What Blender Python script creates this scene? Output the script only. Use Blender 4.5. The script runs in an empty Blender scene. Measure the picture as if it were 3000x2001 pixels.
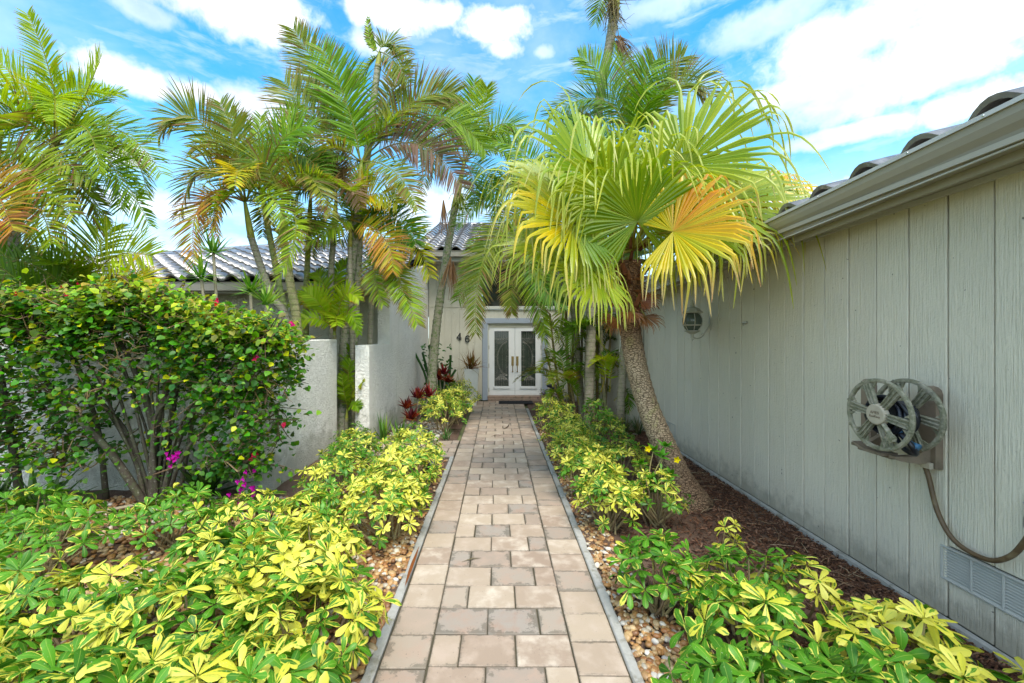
import bpy, math, random
import numpy as np
from mathutils import Vector, Matrix

# ------------------------------------------------------------------ camera, world, sun, exposure
SC = bpy.context.scene
COL = SC.collection
F, CX, CY, H = 940.4, 1142.6, 772.7, 1.75      # pinhole measured on the photograph (2351 px wide)

cam_d = bpy.data.cameras.new('camera')
cam = bpy.data.objects.new('camera', cam_d)
COL.objects.link(cam)
cam.location = (0, 0, H)
cam.rotation_euler = (math.radians(90), 0, 0)
cam_d.sensor_width = 36.0
cam_d.lens = 1200.0 / 3000.0 * 36.0
cam_d.shift_x = 42.0 / 3000.0
cam_d.shift_y = -14.5 / 3000.0
cam_d.clip_start = 0.05
cam_d.clip_end = 2000
SC.camera = cam

SUN_AZ, SUN_EL = math.radians(160), math.radians(60)     # azimuth from +Y towards +X
world = bpy.data.worlds.new('World')
SC.world = world
world.use_nodes = True
SC.view_settings.view_transform = 'Standard'
SC.view_settings.look = 'None'
SC.view_settings.exposure = 1.9
SC.view_settings.gamma = 1.0
SC.view_settings.use_curve_mapping = False

sun_d = bpy.data.lights.new('sun', 'SUN')
sun_d.energy = 1.2
sun_d.angle = math.radians(26)
sun_d.color = (1.0, 0.95, 0.86)
sun = bpy.data.objects.new('sun', sun_d)
COL.objects.link(sun)
sdir = Vector((math.sin(SUN_AZ) * math.cos(SUN_EL), math.cos(SUN_AZ) * math.cos(SUN_EL), math.sin(SUN_EL)))
sun.rotation_euler = sdir.to_track_quat('Z', 'Y').to_euler()
sun.location = (10, -5, 20)

try:
    SC.cycles.max_bounces = 7
    SC.cycles.diffuse_bounces = 4
    SC.cycles.glossy_bounces = 3
    SC.cycles.transmission_bounces = 5
    SC.cycles.use_denoising = True
    SC.cycles.caustics_reflective = False
    SC.cycles.caustics_refractive = False
except Exception:
    pass


class NT:
    """tiny node-tree builder"""
    def __init__(s, tree):
        s.t = tree
        s.t.nodes.clear()

    def n(s, typ, **kw):
        nd = s.t.nodes.new(typ)
        for k, v in kw.items():
            if k.startswith('i_'):
                key = k[2:]
                key = int(key) if key.isdigit() else key.replace('_', ' ')
                s.put(nd.inputs[key], v)
            else:
                setattr(nd, k, v)
        return nd

    def put(s, sock, v):
        if isinstance(v, bpy.types.NodeSocket):
            s.t.links.new(v, sock)
        elif isinstance(v, bpy.types.Node):
            s.t.links.new(v.outputs[0], sock)
        else:
            if sock.type == 'RGBA' and len(v) == 3:
                v = (*v, 1)
            sock.default_value = v

    def math(s, op, a, b=0.0, c=0.0, clamp=False):
        nd = s.t.nodes.new('ShaderNodeMath')
        nd.operation = op
        nd.use_clamp = clamp
        for i, v in enumerate((a, b, c)):
            s.put(nd.inputs[i], v)
        return nd.outputs[0]

    def vmath(s, op, a, b=(0, 0, 0), scale=None):
        nd = s.t.nodes.new('ShaderNodeVectorMath')
        nd.operation = op
        s.put(nd.inputs[0], a)
        s.put(nd.inputs[1], b)
        if scale is not None:
            s.put(nd.inputs['Scale'], scale)
        return nd.outputs['Value'] if op in ('LENGTH', 'DOT_PRODUCT') else nd.outputs[0]

    def mix(s, f, a, b, blend='MIX'):
        nd = s.t.nodes.new('ShaderNodeMix')
        nd.data_type = 'RGBA'
        nd.blend_type = blend
        s.put(nd.inputs[0], f)
        s.put(nd.inputs[6], a)
        s.put(nd.inputs[7], b)
        return nd.outputs[2]

    def ramp(s, f, lo, hi, a=0.0, b=1.0):
        nd = s.t.nodes.new('ShaderNodeMapRange')
        nd.interpolation_type = 'SMOOTHSTEP'
        for i, v in enumerate((f, lo, hi, a, b)):
            s.put(nd.inputs[i], v)
        return nd.outputs[0]

    def noise(s, vec, scale, detail=3.0, rough=0.55, dist=0.0):
        nd = s.t.nodes.new('ShaderNodeTexNoise')
        if vec is not None:
            s.put(nd.inputs['Vector'], vec)
        nd.inputs['Scale'].default_value = scale
        nd.inputs['Detail'].default_value = detail
        nd.inputs['Roughness'].default_value = rough
        nd.inputs['Distortion'].default_value = dist
        return nd.outputs[0]

    def bump(s, h, strength, dist, normal=None):
        nd = s.t.nodes.new('ShaderNodeBump')
        nd.inputs['Strength'].default_value = strength
        nd.inputs['Distance'].default_value = dist
        s.put(nd.inputs['Height'], h)
        if normal is not None:
            s.put(nd.inputs['Normal'], normal)
        return nd.outputs[0]


def build_sky():
    w = NT(world.node_tree)
    sky = w.n('ShaderNodeTexSky', sky_type='NISHITA', sun_disc=False, sun_elevation=SUN_EL, sun_rotation=SUN_AZ)
    sky.air_density = 1.0
    sky.dust_density = 0.6
    sky.ozone_density = 2.0
    tc = w.n('ShaderNodeTexCoord')
    d = w.vmath('NORMALIZE', tc.outputs['Generated'])
    sep = w.n('ShaderNodeSeparateXYZ', i_0=d)
    dz = w.math('MAXIMUM', sep.outputs[2], 0.0)
    # clear blue
    blue = w.mix(1.0, sky.outputs[0], (0.24, 0.90, 1.03), 'MULTIPLY')
    hs = w.n('ShaderNodeHueSaturation')
    hs.inputs['Saturation'].default_value = 1.0
    hs.inputs['Value'].default_value = 1.0
    w.put(hs.inputs['Color'], blue)
    base = hs.outputs[0]
    # cloud plane coordinates, the same for the whole sky
    k = w.math('DIVIDE', 1.0, w.math('ADD', dz, 0.10))
    pl = w.n('ShaderNodeCombineXYZ', i_0=w.math('MULTIPLY', sep.outputs[0], k), i_1=w.math('MULTIPLY', sep.outputs[1], k), i_2=0.0)
    n1 = w.noise(pl.outputs[0], 1.5, 7.0, 0.58, 0.3)
    n2 = w.noise(pl.outputs[0], 0.55, 3.0, 0.5)
    nd = w.math('ADD', w.math('MULTIPLY', w.noise(d, 8.0, 5.0, 0.6, 0.2), 0.6), w.math('MULTIPLY', w.noise(d, 27.0, 4.0, 0.6, 0.2), 0.4))
    nd2 = w.noise(w.vmath('MULTIPLY', d, (5.0, 5.0, 22.0)), 1.6, 5.0, 0.6, 0.4)
    gen = w.ramp(w.math('ADD', w.math('MULTIPLY', n1, 0.6), w.math('MULTIPLY', n2, 0.4)), 0.42, 0.60)
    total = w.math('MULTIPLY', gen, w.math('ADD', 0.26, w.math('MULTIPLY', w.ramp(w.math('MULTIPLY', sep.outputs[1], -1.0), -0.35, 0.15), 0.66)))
    thin = w.math('MULTIPLY', w.ramp(nd2, 0.44, 0.72), 0.30)
    total = w.math('MAXIMUM', total, thin)
    # the cumulus clumps of the day, each an ellipsoid around its own direction in the sky
    clumps = [(520, 12, 200, 52, 1), (640, 30, 90, 36, 1), (890, 22, 110, 36, 1), (1020, 32, 48, 24, .9), (1125, 64, 88, 32, 1), (1155, 112, 42, 22, .8),
              (1246, 120, 30, 14, .45), (250, 158, 70, 34, 1), (330, 190, 80, 26, 1), (440, 208, 55, 22, .9), (290, 362, 70, 30, .9),
              (590, 245, 80, 34, .7), (850, 100, 60, 24, .6), (1950, 90, 180, 60, .75), (2230, 60, 240, 80, .85), (2050, 190, 230, 55, .8),
              (1830, 215, 130, 34, .8), (2250, 230, 200, 40, .8), (1980, 300, 150, 22, .8), (2000, 420, 240, 26, .8), (340, 30, 80, 22, .5),
              (1500, 20, 120, 26, .35), (330, 470, 160, 40, .7), (1000, 480, 200, 60, .7), (1750, 60, 120, 30, .4)]
    for (u, v, ru, rv, a) in clumps:
        c = Vector(((u - CX) / F, 1.0, (CY - v) / F))
        L = c.length
        c.normalize()
        rx, rz = ru / F / L, rv / F / L
        df = w.vmath('MULTIPLY', w.vmath('SUBTRACT', d, tuple(c)), (1 / rx, 1 / rx, 1 / rz))
        ln = w.vmath('LENGTH', df)
        m = w.ramp(w.math('ADD', ln, w.math('MULTIPLY', w.math('SUBTRACT', nd, 0.5), 3.4)), 1.45, 0.40, 0.0, a)
        total = w.math('MAXIMUM', total, m)
    # whiter towards the horizon all the way round
    hz = w.ramp(dz, 0.46, 0.02, 0.0, 0.78)
    total = w.math('MAXIMUM', total, w.math('MULTIPLY', hz, w.math('ADD', 0.72, w.math('MULTIPLY', nd2, 0.5))), clamp=True)
    shade = w.math('ADD', w.math('MULTIPLY', w.noise(pl.outputs[0], 2.2, 5.0, 0.6), 0.6), w.math('MULTIPLY', nd, 0.4))
    white = w.mix(w.ramp(shade, 0.36, 0.62), (2.85, 3.0, 3.2), (4.9, 4.8, 4.65))
    # cloud boosted towards the hidden sun, mostly out of view, to lift the walls
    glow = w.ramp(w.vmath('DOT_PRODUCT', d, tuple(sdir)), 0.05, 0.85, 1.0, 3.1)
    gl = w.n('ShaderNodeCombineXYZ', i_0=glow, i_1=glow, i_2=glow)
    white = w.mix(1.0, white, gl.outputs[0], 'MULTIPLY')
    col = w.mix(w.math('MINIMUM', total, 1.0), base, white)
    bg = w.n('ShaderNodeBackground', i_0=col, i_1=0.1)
    out = w.n('ShaderNodeOutputWorld')
    w.t.links.new(bg.outputs[0], out.inputs[0])


build_sky()

# ------------------------------------------------------------------ helpers
R = random.Random(7)
WL = {}


def P(u, v, Y):
    return Vector(((u - CX) / F * Y, Y, H + (CY - v) / F * Y))


def wl(o):
    return WL.get(o.name, Vector((0, 0, 0)))


def link(o, parent=None, at=(0, 0, 0)):
    COL.objects.link(o)
    at = Vector(at)
    WL[o.name] = at
    if parent is not None:
        o.parent = parent
        o.location = at - wl(parent)
    else:
        o.location = at
    return o


def tag(o, label=None, cat=None, group=None, kind=None):
    if label:
        o['label'] = label
    if cat:
        o['category'] = cat
    if group:
        o['group'] = group
    if kind:
        o['kind'] = kind
    return o


def thing(name, at, label, cat, group=None):
    o = bpy.data.objects.new(name, None)
    o.empty_display_size = 0.1
    link(o, None, at)
    return tag(o, label, cat, group)


class MB:
    def __init__(s):
        s.v, s.f, s.c = [], [], []

    def add(s, verts, faces, col=(1, 1, 1)):
        b = len(s.v)
        s.v.extend([tuple(p) for p in verts])
        s.f.extend([tuple(i + b for i in f) for f in faces])
        if len(col) and isinstance(col[0], (tuple, list)):
            s.c.extend(col)
        else:
            s.c.extend([tuple(col)] * len(verts))

    def box(s, x0, x1, y0, y1, z0, z1, ch=0.0, col=(1, 1, 1)):
        if ch <= 0:
            v = [(x0, y0, z0), (x1, y0, z0), (x1, y1, z0), (x0, y1, z0), (x0, y0, z1), (x1, y0, z1), (x1, y1, z1), (x0, y1, z1)]
            f = [(3, 2, 1, 0), (4, 5, 6, 7), (0, 1, 5, 4), (1, 2, 6, 5), (2, 3, 7, 6), (3, 0, 4, 7)]
            s.add(v, f, col)
            return
        # every edge chamfered: 24 vertices
        X, Y, Z = (x0, x1), (y0, y1), (z0, z1)
        idx = {}
        v = []
        for i in (0, 1):
            for j in (0, 1):
                for k in (0, 1):
                    sx, sy, sz = (ch if i == 0 else -ch), (ch if j == 0 else -ch), (ch if k == 0 else -ch)
                    for a, p in (('x', (X[i], Y[j] + sy, Z[k] + sz)), ('y', (X[i] + sx, Y[j], Z[k] + sz)), ('z', (X[i] + sx, Y[j] + sy, Z[k]))):
                        idx[(a, i, j, k)] = len(v)
                        v.append(p)
        f = []
        for i in (0, 1):
            q = [idx[('x', i, 0, 0)], idx[('x', i, 1, 0)], idx[('x', i, 1, 1)], idx[('x', i, 0, 1)]]
            f.append(tuple(q if i else q[::-1]))
            q = [idx[('y', 0, i, 0)], idx[('y', 1, i, 0)], idx[('y', 1, i, 1)], idx[('y', 0, i, 1)]]
            f.append(tuple(q[::-1] if i else q))
            q = [idx[('z', 0, 0, i)], idx[('z', 1, 0, i)], idx[('z', 1, 1, i)], idx[('z', 0, 1, i)]]
            f.append(tuple(q if i else q[::-1]))
        for a in (0, 1):
            for b in (0, 1):
                q = [idx[('x', a, b, 0)], idx[('y', a, b, 0)], idx[('y', a, b, 1)], idx[('x', a, b, 1)]]
                f.append(tuple(q if (a != b) else q[::-1]))
                q = [idx[('y', 0, a, b)], idx[('z', 0, a, b)], idx[('z', 1, a, b)], idx[('y', 1, a, b)]]
                f.append(tuple(q if (a != b) else q[::-1]))
                q = [idx[('x', a, 0, b)], idx[('z', a, 0, b)], idx[('z', a, 1, b)], idx[('x', a, 1, b)]]
                f.append(tuple(q[::-1] if (a != b) else q))
                for k in (0, 1):
                    q = (idx[('x', a, b, k)], idx[('y', a, b, k)], idx[('z', a, b, k)])
                    f.append(q if (a + b + k) % 2 else q[::-1])
        s.add(v, f, col)

    def tube(s, pts, rad, n=8, col=(1, 1, 1), cap=True):
        pts = [Vector(p) for p in pts]
        if not isinstance(rad, (list, tuple)):
            rad = [rad] * len(pts)
        verts, faces, cols = [], [], []
        T0 = (pts[1] - pts[0]).normalized()
        ref = Vector((0, 0, 1)) if abs(T0.z) < 0.9 else Vector((1, 0, 0))
        U = T0.cross(ref).normalized()
        many = len(col) and isinstance(col[0], (tuple, list))
        for i, p in enumerate(pts):
            T = (pts[min(i + 1, len(pts) - 1)] - pts[max(i - 1, 0)])
            if T.length < 1e-9:
                T = T0.copy()
            T.normalize()
            U = (U - T * U.dot(T)).normalized()
            V = T.cross(U)
            for k in range(n):
                a = 2 * math.pi * k / n
                verts.append(p + (U * math.cos(a) + V * math.sin(a)) * rad[i])
                cols.append(tuple(col[i]) if many else tuple(col))
        for i in range(len(pts) - 1):
            for k in range(n):
                a, b = i * n + k, i * n + (k + 1) % n
                faces.append((a, b, b + n, a + n))
        if cap:
            faces.append(tuple(range(n))[::-1])
            faces.append(tuple(range((len(pts) - 1) * n, len(pts) * n)))
        s.add(verts, faces, cols)

    def lathe(s, origin, prof, n=16, axis='z', col=(1, 1, 1), sx=1.0, sy=1.0):
        o = Vector(origin)
        verts, faces = [], []
        for (r, h) in prof:
            for k in range(n):
                a = 2 * math.pi * k / n
                if axis == 'z':
                    q = Vector((r * math.cos(a) * sx, r * math.sin(a) * sy, h))
                elif axis == 'x':
                    q = Vector((h, r * math.cos(a), r * math.sin(a)))
                else:
                    q = Vector((r * math.cos(a), h, r * math.sin(a)))
                verts.append(o + q)
        for i in range(len(prof) - 1):
            for k in range(n):
                a, b = i * n + k, i * n + (k + 1) % n
                faces.append((a, b, b + n, a + n) if axis != 'y' else (a, a + n, b + n, b))
        s.add(verts, faces, col)

    def prism(s, poly, axis, a0, a1, col=(1, 1, 1)):
        """poly: 2-D points; extruded along axis from a0 to a1"""
        def pt(p, a):
            return (a, p[0], p[1]) if axis == 'x' else ((p[0], a, p[1]) if axis == 'y' else (p[0], p[1], a))
        n = len(poly)
        v = [pt(p, a0) for p in poly] + [pt(p, a1) for p in poly]
        f = [(i, (i + 1) % n, n + (i + 1) % n, n + i) for i in range(n)]
        f += [tuple(range(n))[::-1], tuple(range(n, 2 * n))]
        s.add(v, f, col)

    def mesh(s, name, mat, smooth=False):
        me = bpy.data.meshes.new(name)
        me.from_pydata(s.v, [], s.f)
        ca = me.color_attributes.new('Col', 'FLOAT_COLOR', 'POINT')
        arr = np.ones((len(s.v), 4), dtype=np.float32)
        if s.c:
            arr[:, :3] = np.array(s.c, dtype=np.float32)[:, :3]
        ca.data.foreach_set('color', arr.ravel())
        if smooth:
            me.polygons.foreach_set('use_smooth', [True] * len(me.polygons))
        if mat is not None:
            me.materials.append(mat)
        me.update()
        return me

    def obj(s, name, mat, parent=None, at=None, smooth=False):
        """mesh coordinates are world coordinates when at is None, else local to at"""
        o = bpy.data.objects.new(name, s.mesh(name, mat, smooth))
        return link(o, parent, at if at is not None else (0, 0, 0))


def inst(name, me, parent, at, rot=None, scale=1.0):
    o = bpy.data.objects.new(name, me)
    link(o, parent, at)
    if rot is not None:
        o.rotation_mode = 'QUATERNION'
        o.rotation_quaternion = rot
    if scale != 1.0:
        o.scale = (scale, scale, scale) if not isinstance(scale, tuple) else scale
    return o


def lerp(a, b, t):
    return a + (b - a) * t


def cmix(a, b, t):
    return tuple(x + (y - x) * t for x, y in zip(a, b))


def smoothline(pts, n):
    """Catmull-Rom through the points"""
    pts = [Vector(p) for p in pts]
    q = [pts[0] * 2 - pts[1]] + pts + [pts[-1] * 2 - pts[-2]]
    out = []
    m = len(pts) - 1
    for i in range(n + 1):
        t = i / n * m
        k = min(int(t), m - 1)
        t -= k
        p0, p1, p2, p3 = q[k], q[k + 1], q[k + 2], q[k + 3]
        out.append(0.5 * ((2 * p1) + (p2 - p0) * t + (2 * p0 - 5 * p1 + 4 * p2 - p3) * t * t + (3 * p1 - p0 - 3 * p2 + p3) * t ** 3))
    return out


# ------------------------------------------------------------------ materials
def mat_new(name):
    m = bpy.data.materials.new(name)
    m.use_nodes = True
    t = NT(m.node_tree)
    return m, t


def finish(t, color, rough=0.6, spec=0.4, normal=None, metal=0.0, coat=0.0):
    b = t.n('ShaderNodeBsdfPrincipled')
    t.put(b.inputs['Base Color'], color)
    t.put(b.inputs['Roughness'], rough)
    t.put(b.inputs['Specular IOR Level'], spec)
    t.put(b.inputs['Metallic'], metal)
    if coat:
        b.inputs['Coat Weight'].default_value = coat
        b.inputs['Coat Roughness'].default_value = 0.15
    if normal is not None:
        t.put(b.inputs['Normal'], normal)
    o = t.n('ShaderNodeOutputMaterial')
    t.t.links.new(b.outputs[0], o.inputs[0])
    return b


def coords(t, spread=True):
    tc = t.n('ShaderNodeTexCoord')
    if not spread:
        return tc.outputs['Object']
    oi = t.n('ShaderNodeObjectInfo')
    off = t.n('ShaderNodeCombineXYZ', i_0=t.math('MULTIPLY', oi.outputs['Random'], 37.0), i_1=t.math('MULTIPLY', oi.outputs['Random'], 91.0), i_2=0.0)
    return t.vmath('ADD', tc.outputs['Object'], off.outputs[0])


def m_plain(name, col, rough=0.5, spec=0.4, metal=0.0, var=0.15, scale=25.0, bump=0.0, dirt=None):
    m, t = mat_new(name)
    c = coords(t)
    n = t.noise(c, scale, 4.0)
    col2 = t.mix(n, tuple(x * (1 - var) for x in col), tuple(min(1, x * (1 + var)) for x in col))
    if dirt:
        n2 = t.noise(c, scale * 0.3, 5.0, 0.65)
        col2 = t.mix(t.ramp(n2, 0.5, 0.68), col2, dirt)
    nm = t.bump(t.noise(c, scale * 3, 3.0), bump, 0.004) if bump else None
    finish(t, col2, rough, spec, nm, metal)
    return m


def m_leaf(name, trans=0.35, rough=0.38, spec=0.45, var=0.35, scale=6.0, coat=0.0):
    """leaf colour comes from the Col attribute"""
    m, t = mat_new(name)
    at = t.n('ShaderNodeAttribute', attribute_name='Col')
    oi = t.n('ShaderNodeObjectInfo')
    c = coords(t)
    n = t.noise(c, scale, 3.0)
    hs = t.n('ShaderNodeHueSaturation')
    t.put(hs.inputs['Color'], at.outputs['Color'])
    t.put(hs.inputs['Hue'], t.math('ADD', 0.488, t.math('MULTIPLY', oi.outputs['Random'], 0.024)))
    t.put(hs.inputs['Saturation'], 1.06)
    t.put(hs.inputs['Value'], t.math('ADD', 1.0 - var, t.math('MULTIPLY', n, 2 * var)))
    b = t.n('ShaderNodeBsdfPrincipled')
    t.put(b.inputs['Base Color'], hs.outputs[0])
    b.inputs['Roughness'].default_value = rough
    b.inputs['Specular IOR Level'].default_value = spec
    tr = t.n('ShaderNodeBsdfTranslucent')
    t.put(tr.inputs['Color'], t.mix(1.0, hs.outputs[0], (1.7, 1.55, 0.8), 'MULTIPLY'))
    mx = t.n('ShaderNodeMixShader', i_0=trans)
    t.t.links.new(b.outputs[0], mx.inputs[1])
    t.t.links.new(tr.outputs[0], mx.inputs[2])
    o = t.n('ShaderNodeOutputMaterial')
    t.t.links.new(mx.outputs[0], o.inputs[0])
    return m


def m_variegated(name):
    """Col.r yellowness, Col.g distance from the midrib, Col.b per-leaflet random"""
    m, t = mat_new(name)
    at = t.n('ShaderNodeAttribute', attribute_name='Col')
    sp = t.n('ShaderNodeSeparateColor', i_0=at.outputs['Color'])
    c = coords(t)
    n = t.noise(c, 22.0, 2.0, 0.5)
    nf = t.noise(c, 160.0, 2.0, 0.5)
    y = t.math('ADD', sp.outputs[0], t.math('ADD', t.math('MULTIPLY', t.math('SUBTRACT', n, 0.5), 1.3), t.math('MULTIPLY', t.math('SUBTRACT', sp.outputs[1], 0.5), 0.55)))
    f = t.ramp(y, 0.44, 0.56)
    g = t.mix(sp.outputs[2], (0.030, 0.115, 0.009), (0.09, 0.265, 0.014))
    yl = t.mix(sp.outputs[2], (0.52, 0.50, 0.04), (0.66, 0.62, 0.12))
    col = t.mix(f, g, yl)
    rib = t.ramp(sp.outputs[1], 0.10, 0.0)
    col = t.mix(t.math('MULTIPLY', rib, 0.55), col, (0.35, 0.45, 0.08))
    col = t.mix(t.ramp(nf, 0.72, 0.76), col, (0.6, 0.6, 0.4))
    b = t.n('ShaderNodeBsdfPrincipled')
    t.put(b.inputs['Base Color'], col)
    b.inputs['Roughness'].default_value = 0.42
    b.inputs['Specular IOR Level'].default_value = 0.28
    tr = t.n('ShaderNodeBsdfTranslucent')
    t.put(tr.inputs['Color'], t.mix(1.0, col, (1.4, 1.35, 0.8), 'MULTIPLY'))
    mx = t.n('ShaderNodeMixShader', i_0=0.3)
    t.t.links.new(b.outputs[0], mx.inputs[1])
    t.t.links.new(tr.outputs[0], mx.inputs[2])
    o = t.n('ShaderNodeOutputMaterial')
    t.t.links.new(mx.outputs[0], o.inputs[0])
    return m


def m_paver():
    m, t = mat_new('paver_concrete')
    oi = t.n('ShaderNodeObjectInfo')
    tc = t.n('ShaderNodeTexCoord')
    c = coords(t)
    r = oi.outputs['Random']
    a = t.mix(r, (0.30, 0.218, 0.163), (0.42, 0.335, 0.25))
    r2 = t.math('FRACT', t.math('MULTIPLY', r, 13.7))
    a = t.mix(t.ramp(r2, 0.55, 1.0), a, (0.31, 0.265, 0.225))
    cl = t.noise(c, 7.0, 5.0, 0.6)
    a = t.mix(t.ramp(cl, 0.42, 0.72), a, t.mix(r2, (0.56, 0.475, 0.385), (0.32, 0.215, 0.16)))
    fine = t.noise(c, 260.0, 3.0, 0.6)
    a = t.mix(t.math('MULTIPLY', fine, 0.55), a, t.mix(1.0, a, (0.5, 0.47, 0.42), 'MULTIPLY'))
    # grime creeping in from the joints (box coordinates of each stone)
    g = t.n('ShaderNodeSeparateXYZ', i_0=tc.outputs['Generated'])
    ex = t.math('MINIMUM', g.outputs[0], t.math('SUBTRACT', 1.0, g.outputs[0]))
    ey = t.math('MINIMUM', g.outputs[1], t.math('SUBTRACT', 1.0, g.outputs[1]))
    e = t.math('MINIMUM', ex, ey)
    gr = t.noise(c, 9.0, 8.0, 0.78)
    reach = t.math('MULTIPLY', t.ramp(gr, 0.40, 0.74), t.math('ADD', 0.03, t.math('MULTIPLY', t.math('POWER', r2, 2.5), 0.42)))
    dirt = t.ramp(t.math('SUBTRACT', t.math('ADD', e, t.math('MULTIPLY', t.math('SUBTRACT', t.noise(c, 60.0, 5.0, 0.7), 0.5), 0.10)), reach), 0.035, -0.035)
    a = t.mix(t.math('MULTIPLY', dirt, 0.55), a, (0.075, 0.068, 0.048))
    sp = t.noise(c, 75.0, 2.0, 0.5)
    a = t.mix(t.math('MULTIPLY', t.ramp(sp, 0.70, 0.75), 0.8), a, (0.06, 0.055, 0.04))
    nm = t.bump(t.math('ADD', fine, t.math('MULTIPLY', cl, 0.5)), 0.35, 0.003)
    finish(t, a, t.math('ADD', 0.55, t.math('MULTIPLY', cl, 0.25)), 0.35, nm)
    return m


def m_stucco(name, col):
    m, t = mat_new(name)
    c = coords(t, False)
    big = t.noise(c, 1.6, 5.0, 0.6)
    streak = t.noise(t.vmath('MULTIPLY', c, (5, 5, 0.6)), 1.0, 5.0, 0.62)
    col2 = t.mix(t.math('MULTIPLY', t.ramp(big, 0.35, 0.7), 0.5), col, tuple(x * 0.84 for x in col))
    col2 = t.mix(t.math('MULTIPLY', t.ramp(streak, 0.5, 0.75), 0.35), col2, (col[0] * .62, col[1] * .66, col[2] * .56))
    # moss and splash marks near the ground
    z = t.n('ShaderNodeSeparateXYZ', i_0=c).outputs[2]
    sp = t.math('ADD', z, t.math('MULTIPLY', t.noise(c, 5.0, 5.0), -0.9))
    col2 = t.mix(t.math('MULTIPLY', t.ramp(sp, 0.05, -0.3), 0.5), col2, (0.20, 0.20, 0.13))
    a = t.noise(c, 26.0, 2.0, 0.5, 1.6)
    ridge = t.ramp(a, 0.47, 0.62)
    b2 = t.noise(c, 75.0, 3.0, 0.55, 0.8)
    pits = t.ramp(t.noise(t.vmath('MULTIPLY', c, (1, 1, 1.6)), 38.0, 1.0, 0.4, 1.0), 0.66, 0.73)
    h = t.math('SUBTRACT', t.math('ADD', t.math('MULTIPLY', ridge, 0.6), t.math('MULTIPLY', b2, 0.35)), t.math('MULTIPLY', pits, 1.3))
    nm = t.bump(h, 0.9, 0.018)
    finish(t, col2, 0.75, 0.25, nm)
    return m


def m_siding(name, col):
    """rough-sawn painted boards; grain runs along local z"""
    m, t = mat_new(name)
    oi = t.n('ShaderNodeObjectInfo')
    c = coords(t)
    st = t.vmath('MULTIPLY', c, (1.0, 1.0, 0.035))
    g1 = t.noise(st, 95.0, 4.0, 0.6, 0.25)
    g2 = t.noise(st, 260.0, 2.0, 0.5)
    lump = t.noise(c, 55.0, 3.0, 0.6)
    cl = t.noise(c, 2.2, 5.0, 0.6)
    v = t.math('ADD', 0.955, t.math('MULTIPLY', oi.outputs['Random'], 0.075))
    hs = t.n('ShaderNodeHueSaturation')
    hs.inputs['Color'].default_value = (*col, 1)
    t.put(hs.inputs['Value'], v)
    a = t.mix(t.math('MULTIPLY', t.ramp(cl, 0.4, 0.75), 0.4), hs.outputs[0], tuple(x * 0.86 for x in col))
    a = t.mix(t.math('MULTIPLY', t.ramp(g1, 0.52, 0.72), 0.34), a, tuple(x * 0.7 for x in col))
    tcw = t.n('ShaderNodeNewGeometry')
    z = t.n('ShaderNodeSeparateXYZ', i_0=tcw.outputs['Position']).outputs[2]
    sp = t.math('ADD', z, t.math('MULTIPLY', t.noise(c, 9.0, 5.0, 0.65), -0.55))
    a = t.mix(t.math('MULTIPLY', t.ramp(sp, 0.02, -0.24), 0.55), a, (0.21, 0.19, 0.15))
    nick = t.noise(c, 30.0, 1.0, 0.4)
    a = t.mix(t.math('MULTIPLY', t.ramp(nick, 0.785, 0.80), 0.75), a, (0.07, 0.065, 0.055))
    h = t.math('ADD', t.math('ADD', t.math('MULTIPLY', g1, 0.9), t.math('MULTIPLY', g2, 0.35)), t.math('MULTIPLY', lump, 0.45))
    nm = t.bump(h, 0.8, 0.011)
    finish(t, a, 0.62, 0.3, nm)
    return m


def m_tile():
    m, t = mat_new('slate_grey_tile')
    oi = t.n('ShaderNodeObjectInfo')
    c = coords(t)
    n = t.noise(c, 9.0, 5.0, 0.65)
    a = t.mix(oi.outputs['Random'], (0.075, 0.070, 0.075), (0.15, 0.14, 0.14))
    a = t.mix(t.ramp(n, 0.45, 0.7), a, (0.21, 0.20, 0.20))
    gr = t.noise(c, 240.0, 3.0, 0.6)
    nm = t.bump(gr, 0.3, 0.002)
    finish(t, a, t.math('ADD', 0.24, t.math('MULTIPLY', n, 0.2)), 0.9, nm, 0.0, 0.8)
    return m


def m_trunk(name, col, lichen, ring=30.0, lich=0.5):
    m, t = mat_new(name)
    c = coords(t)
    at = t.n('ShaderNodeAttribute', attribute_name='Col')
    z = t.n('ShaderNodeSeparateXYZ', i_0=c).outputs[2]
    n = t.noise(c, 18.0, 5.0, 0.65)
    n2 = t.noise(t.vmath('MULTIPLY', c, (1, 1, 3.0)), 30.0, 4.0, 0.6)
    a = t.mix(n2, tuple(x * 0.55 for x in col), tuple(min(1, x * 1.35) for x in col))
    a = t.mix(t.math('MULTIPLY', t.ramp(n, 0.47, 0.6), lich), a, lichen)
    n3 = t.noise(c, 34.0, 4.0, 0.6)
    a = t.mix(t.math('MULTIPLY', t.ramp(n3, 0.6, 0.68), 0.6), a, (0.42, 0.42, 0.34))
    rg = t.math('ABSOLUTE', t.math('SINE', t.math('ADD', t.math('MULTIPLY', z, ring), t.math('MULTIPLY', n, 1.5))))
    crease = t.ramp(rg, 0.25, 0.0)
    a = t.mix(t.math('MULTIPLY', crease, 0.6), a, tuple(x * 0.3 for x in col))
    a = t.mix(1.0, a, at.outputs['Color'], 'MULTIPLY')
    nm = t.bump(t.math('ADD', t.math('MULTIPLY', n2, 0.8), t.math('MULTIPLY', crease, -1.0)), 0.7, 0.012)
    finish(t, a, 0.8, 0.2, nm)
    return m


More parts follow.
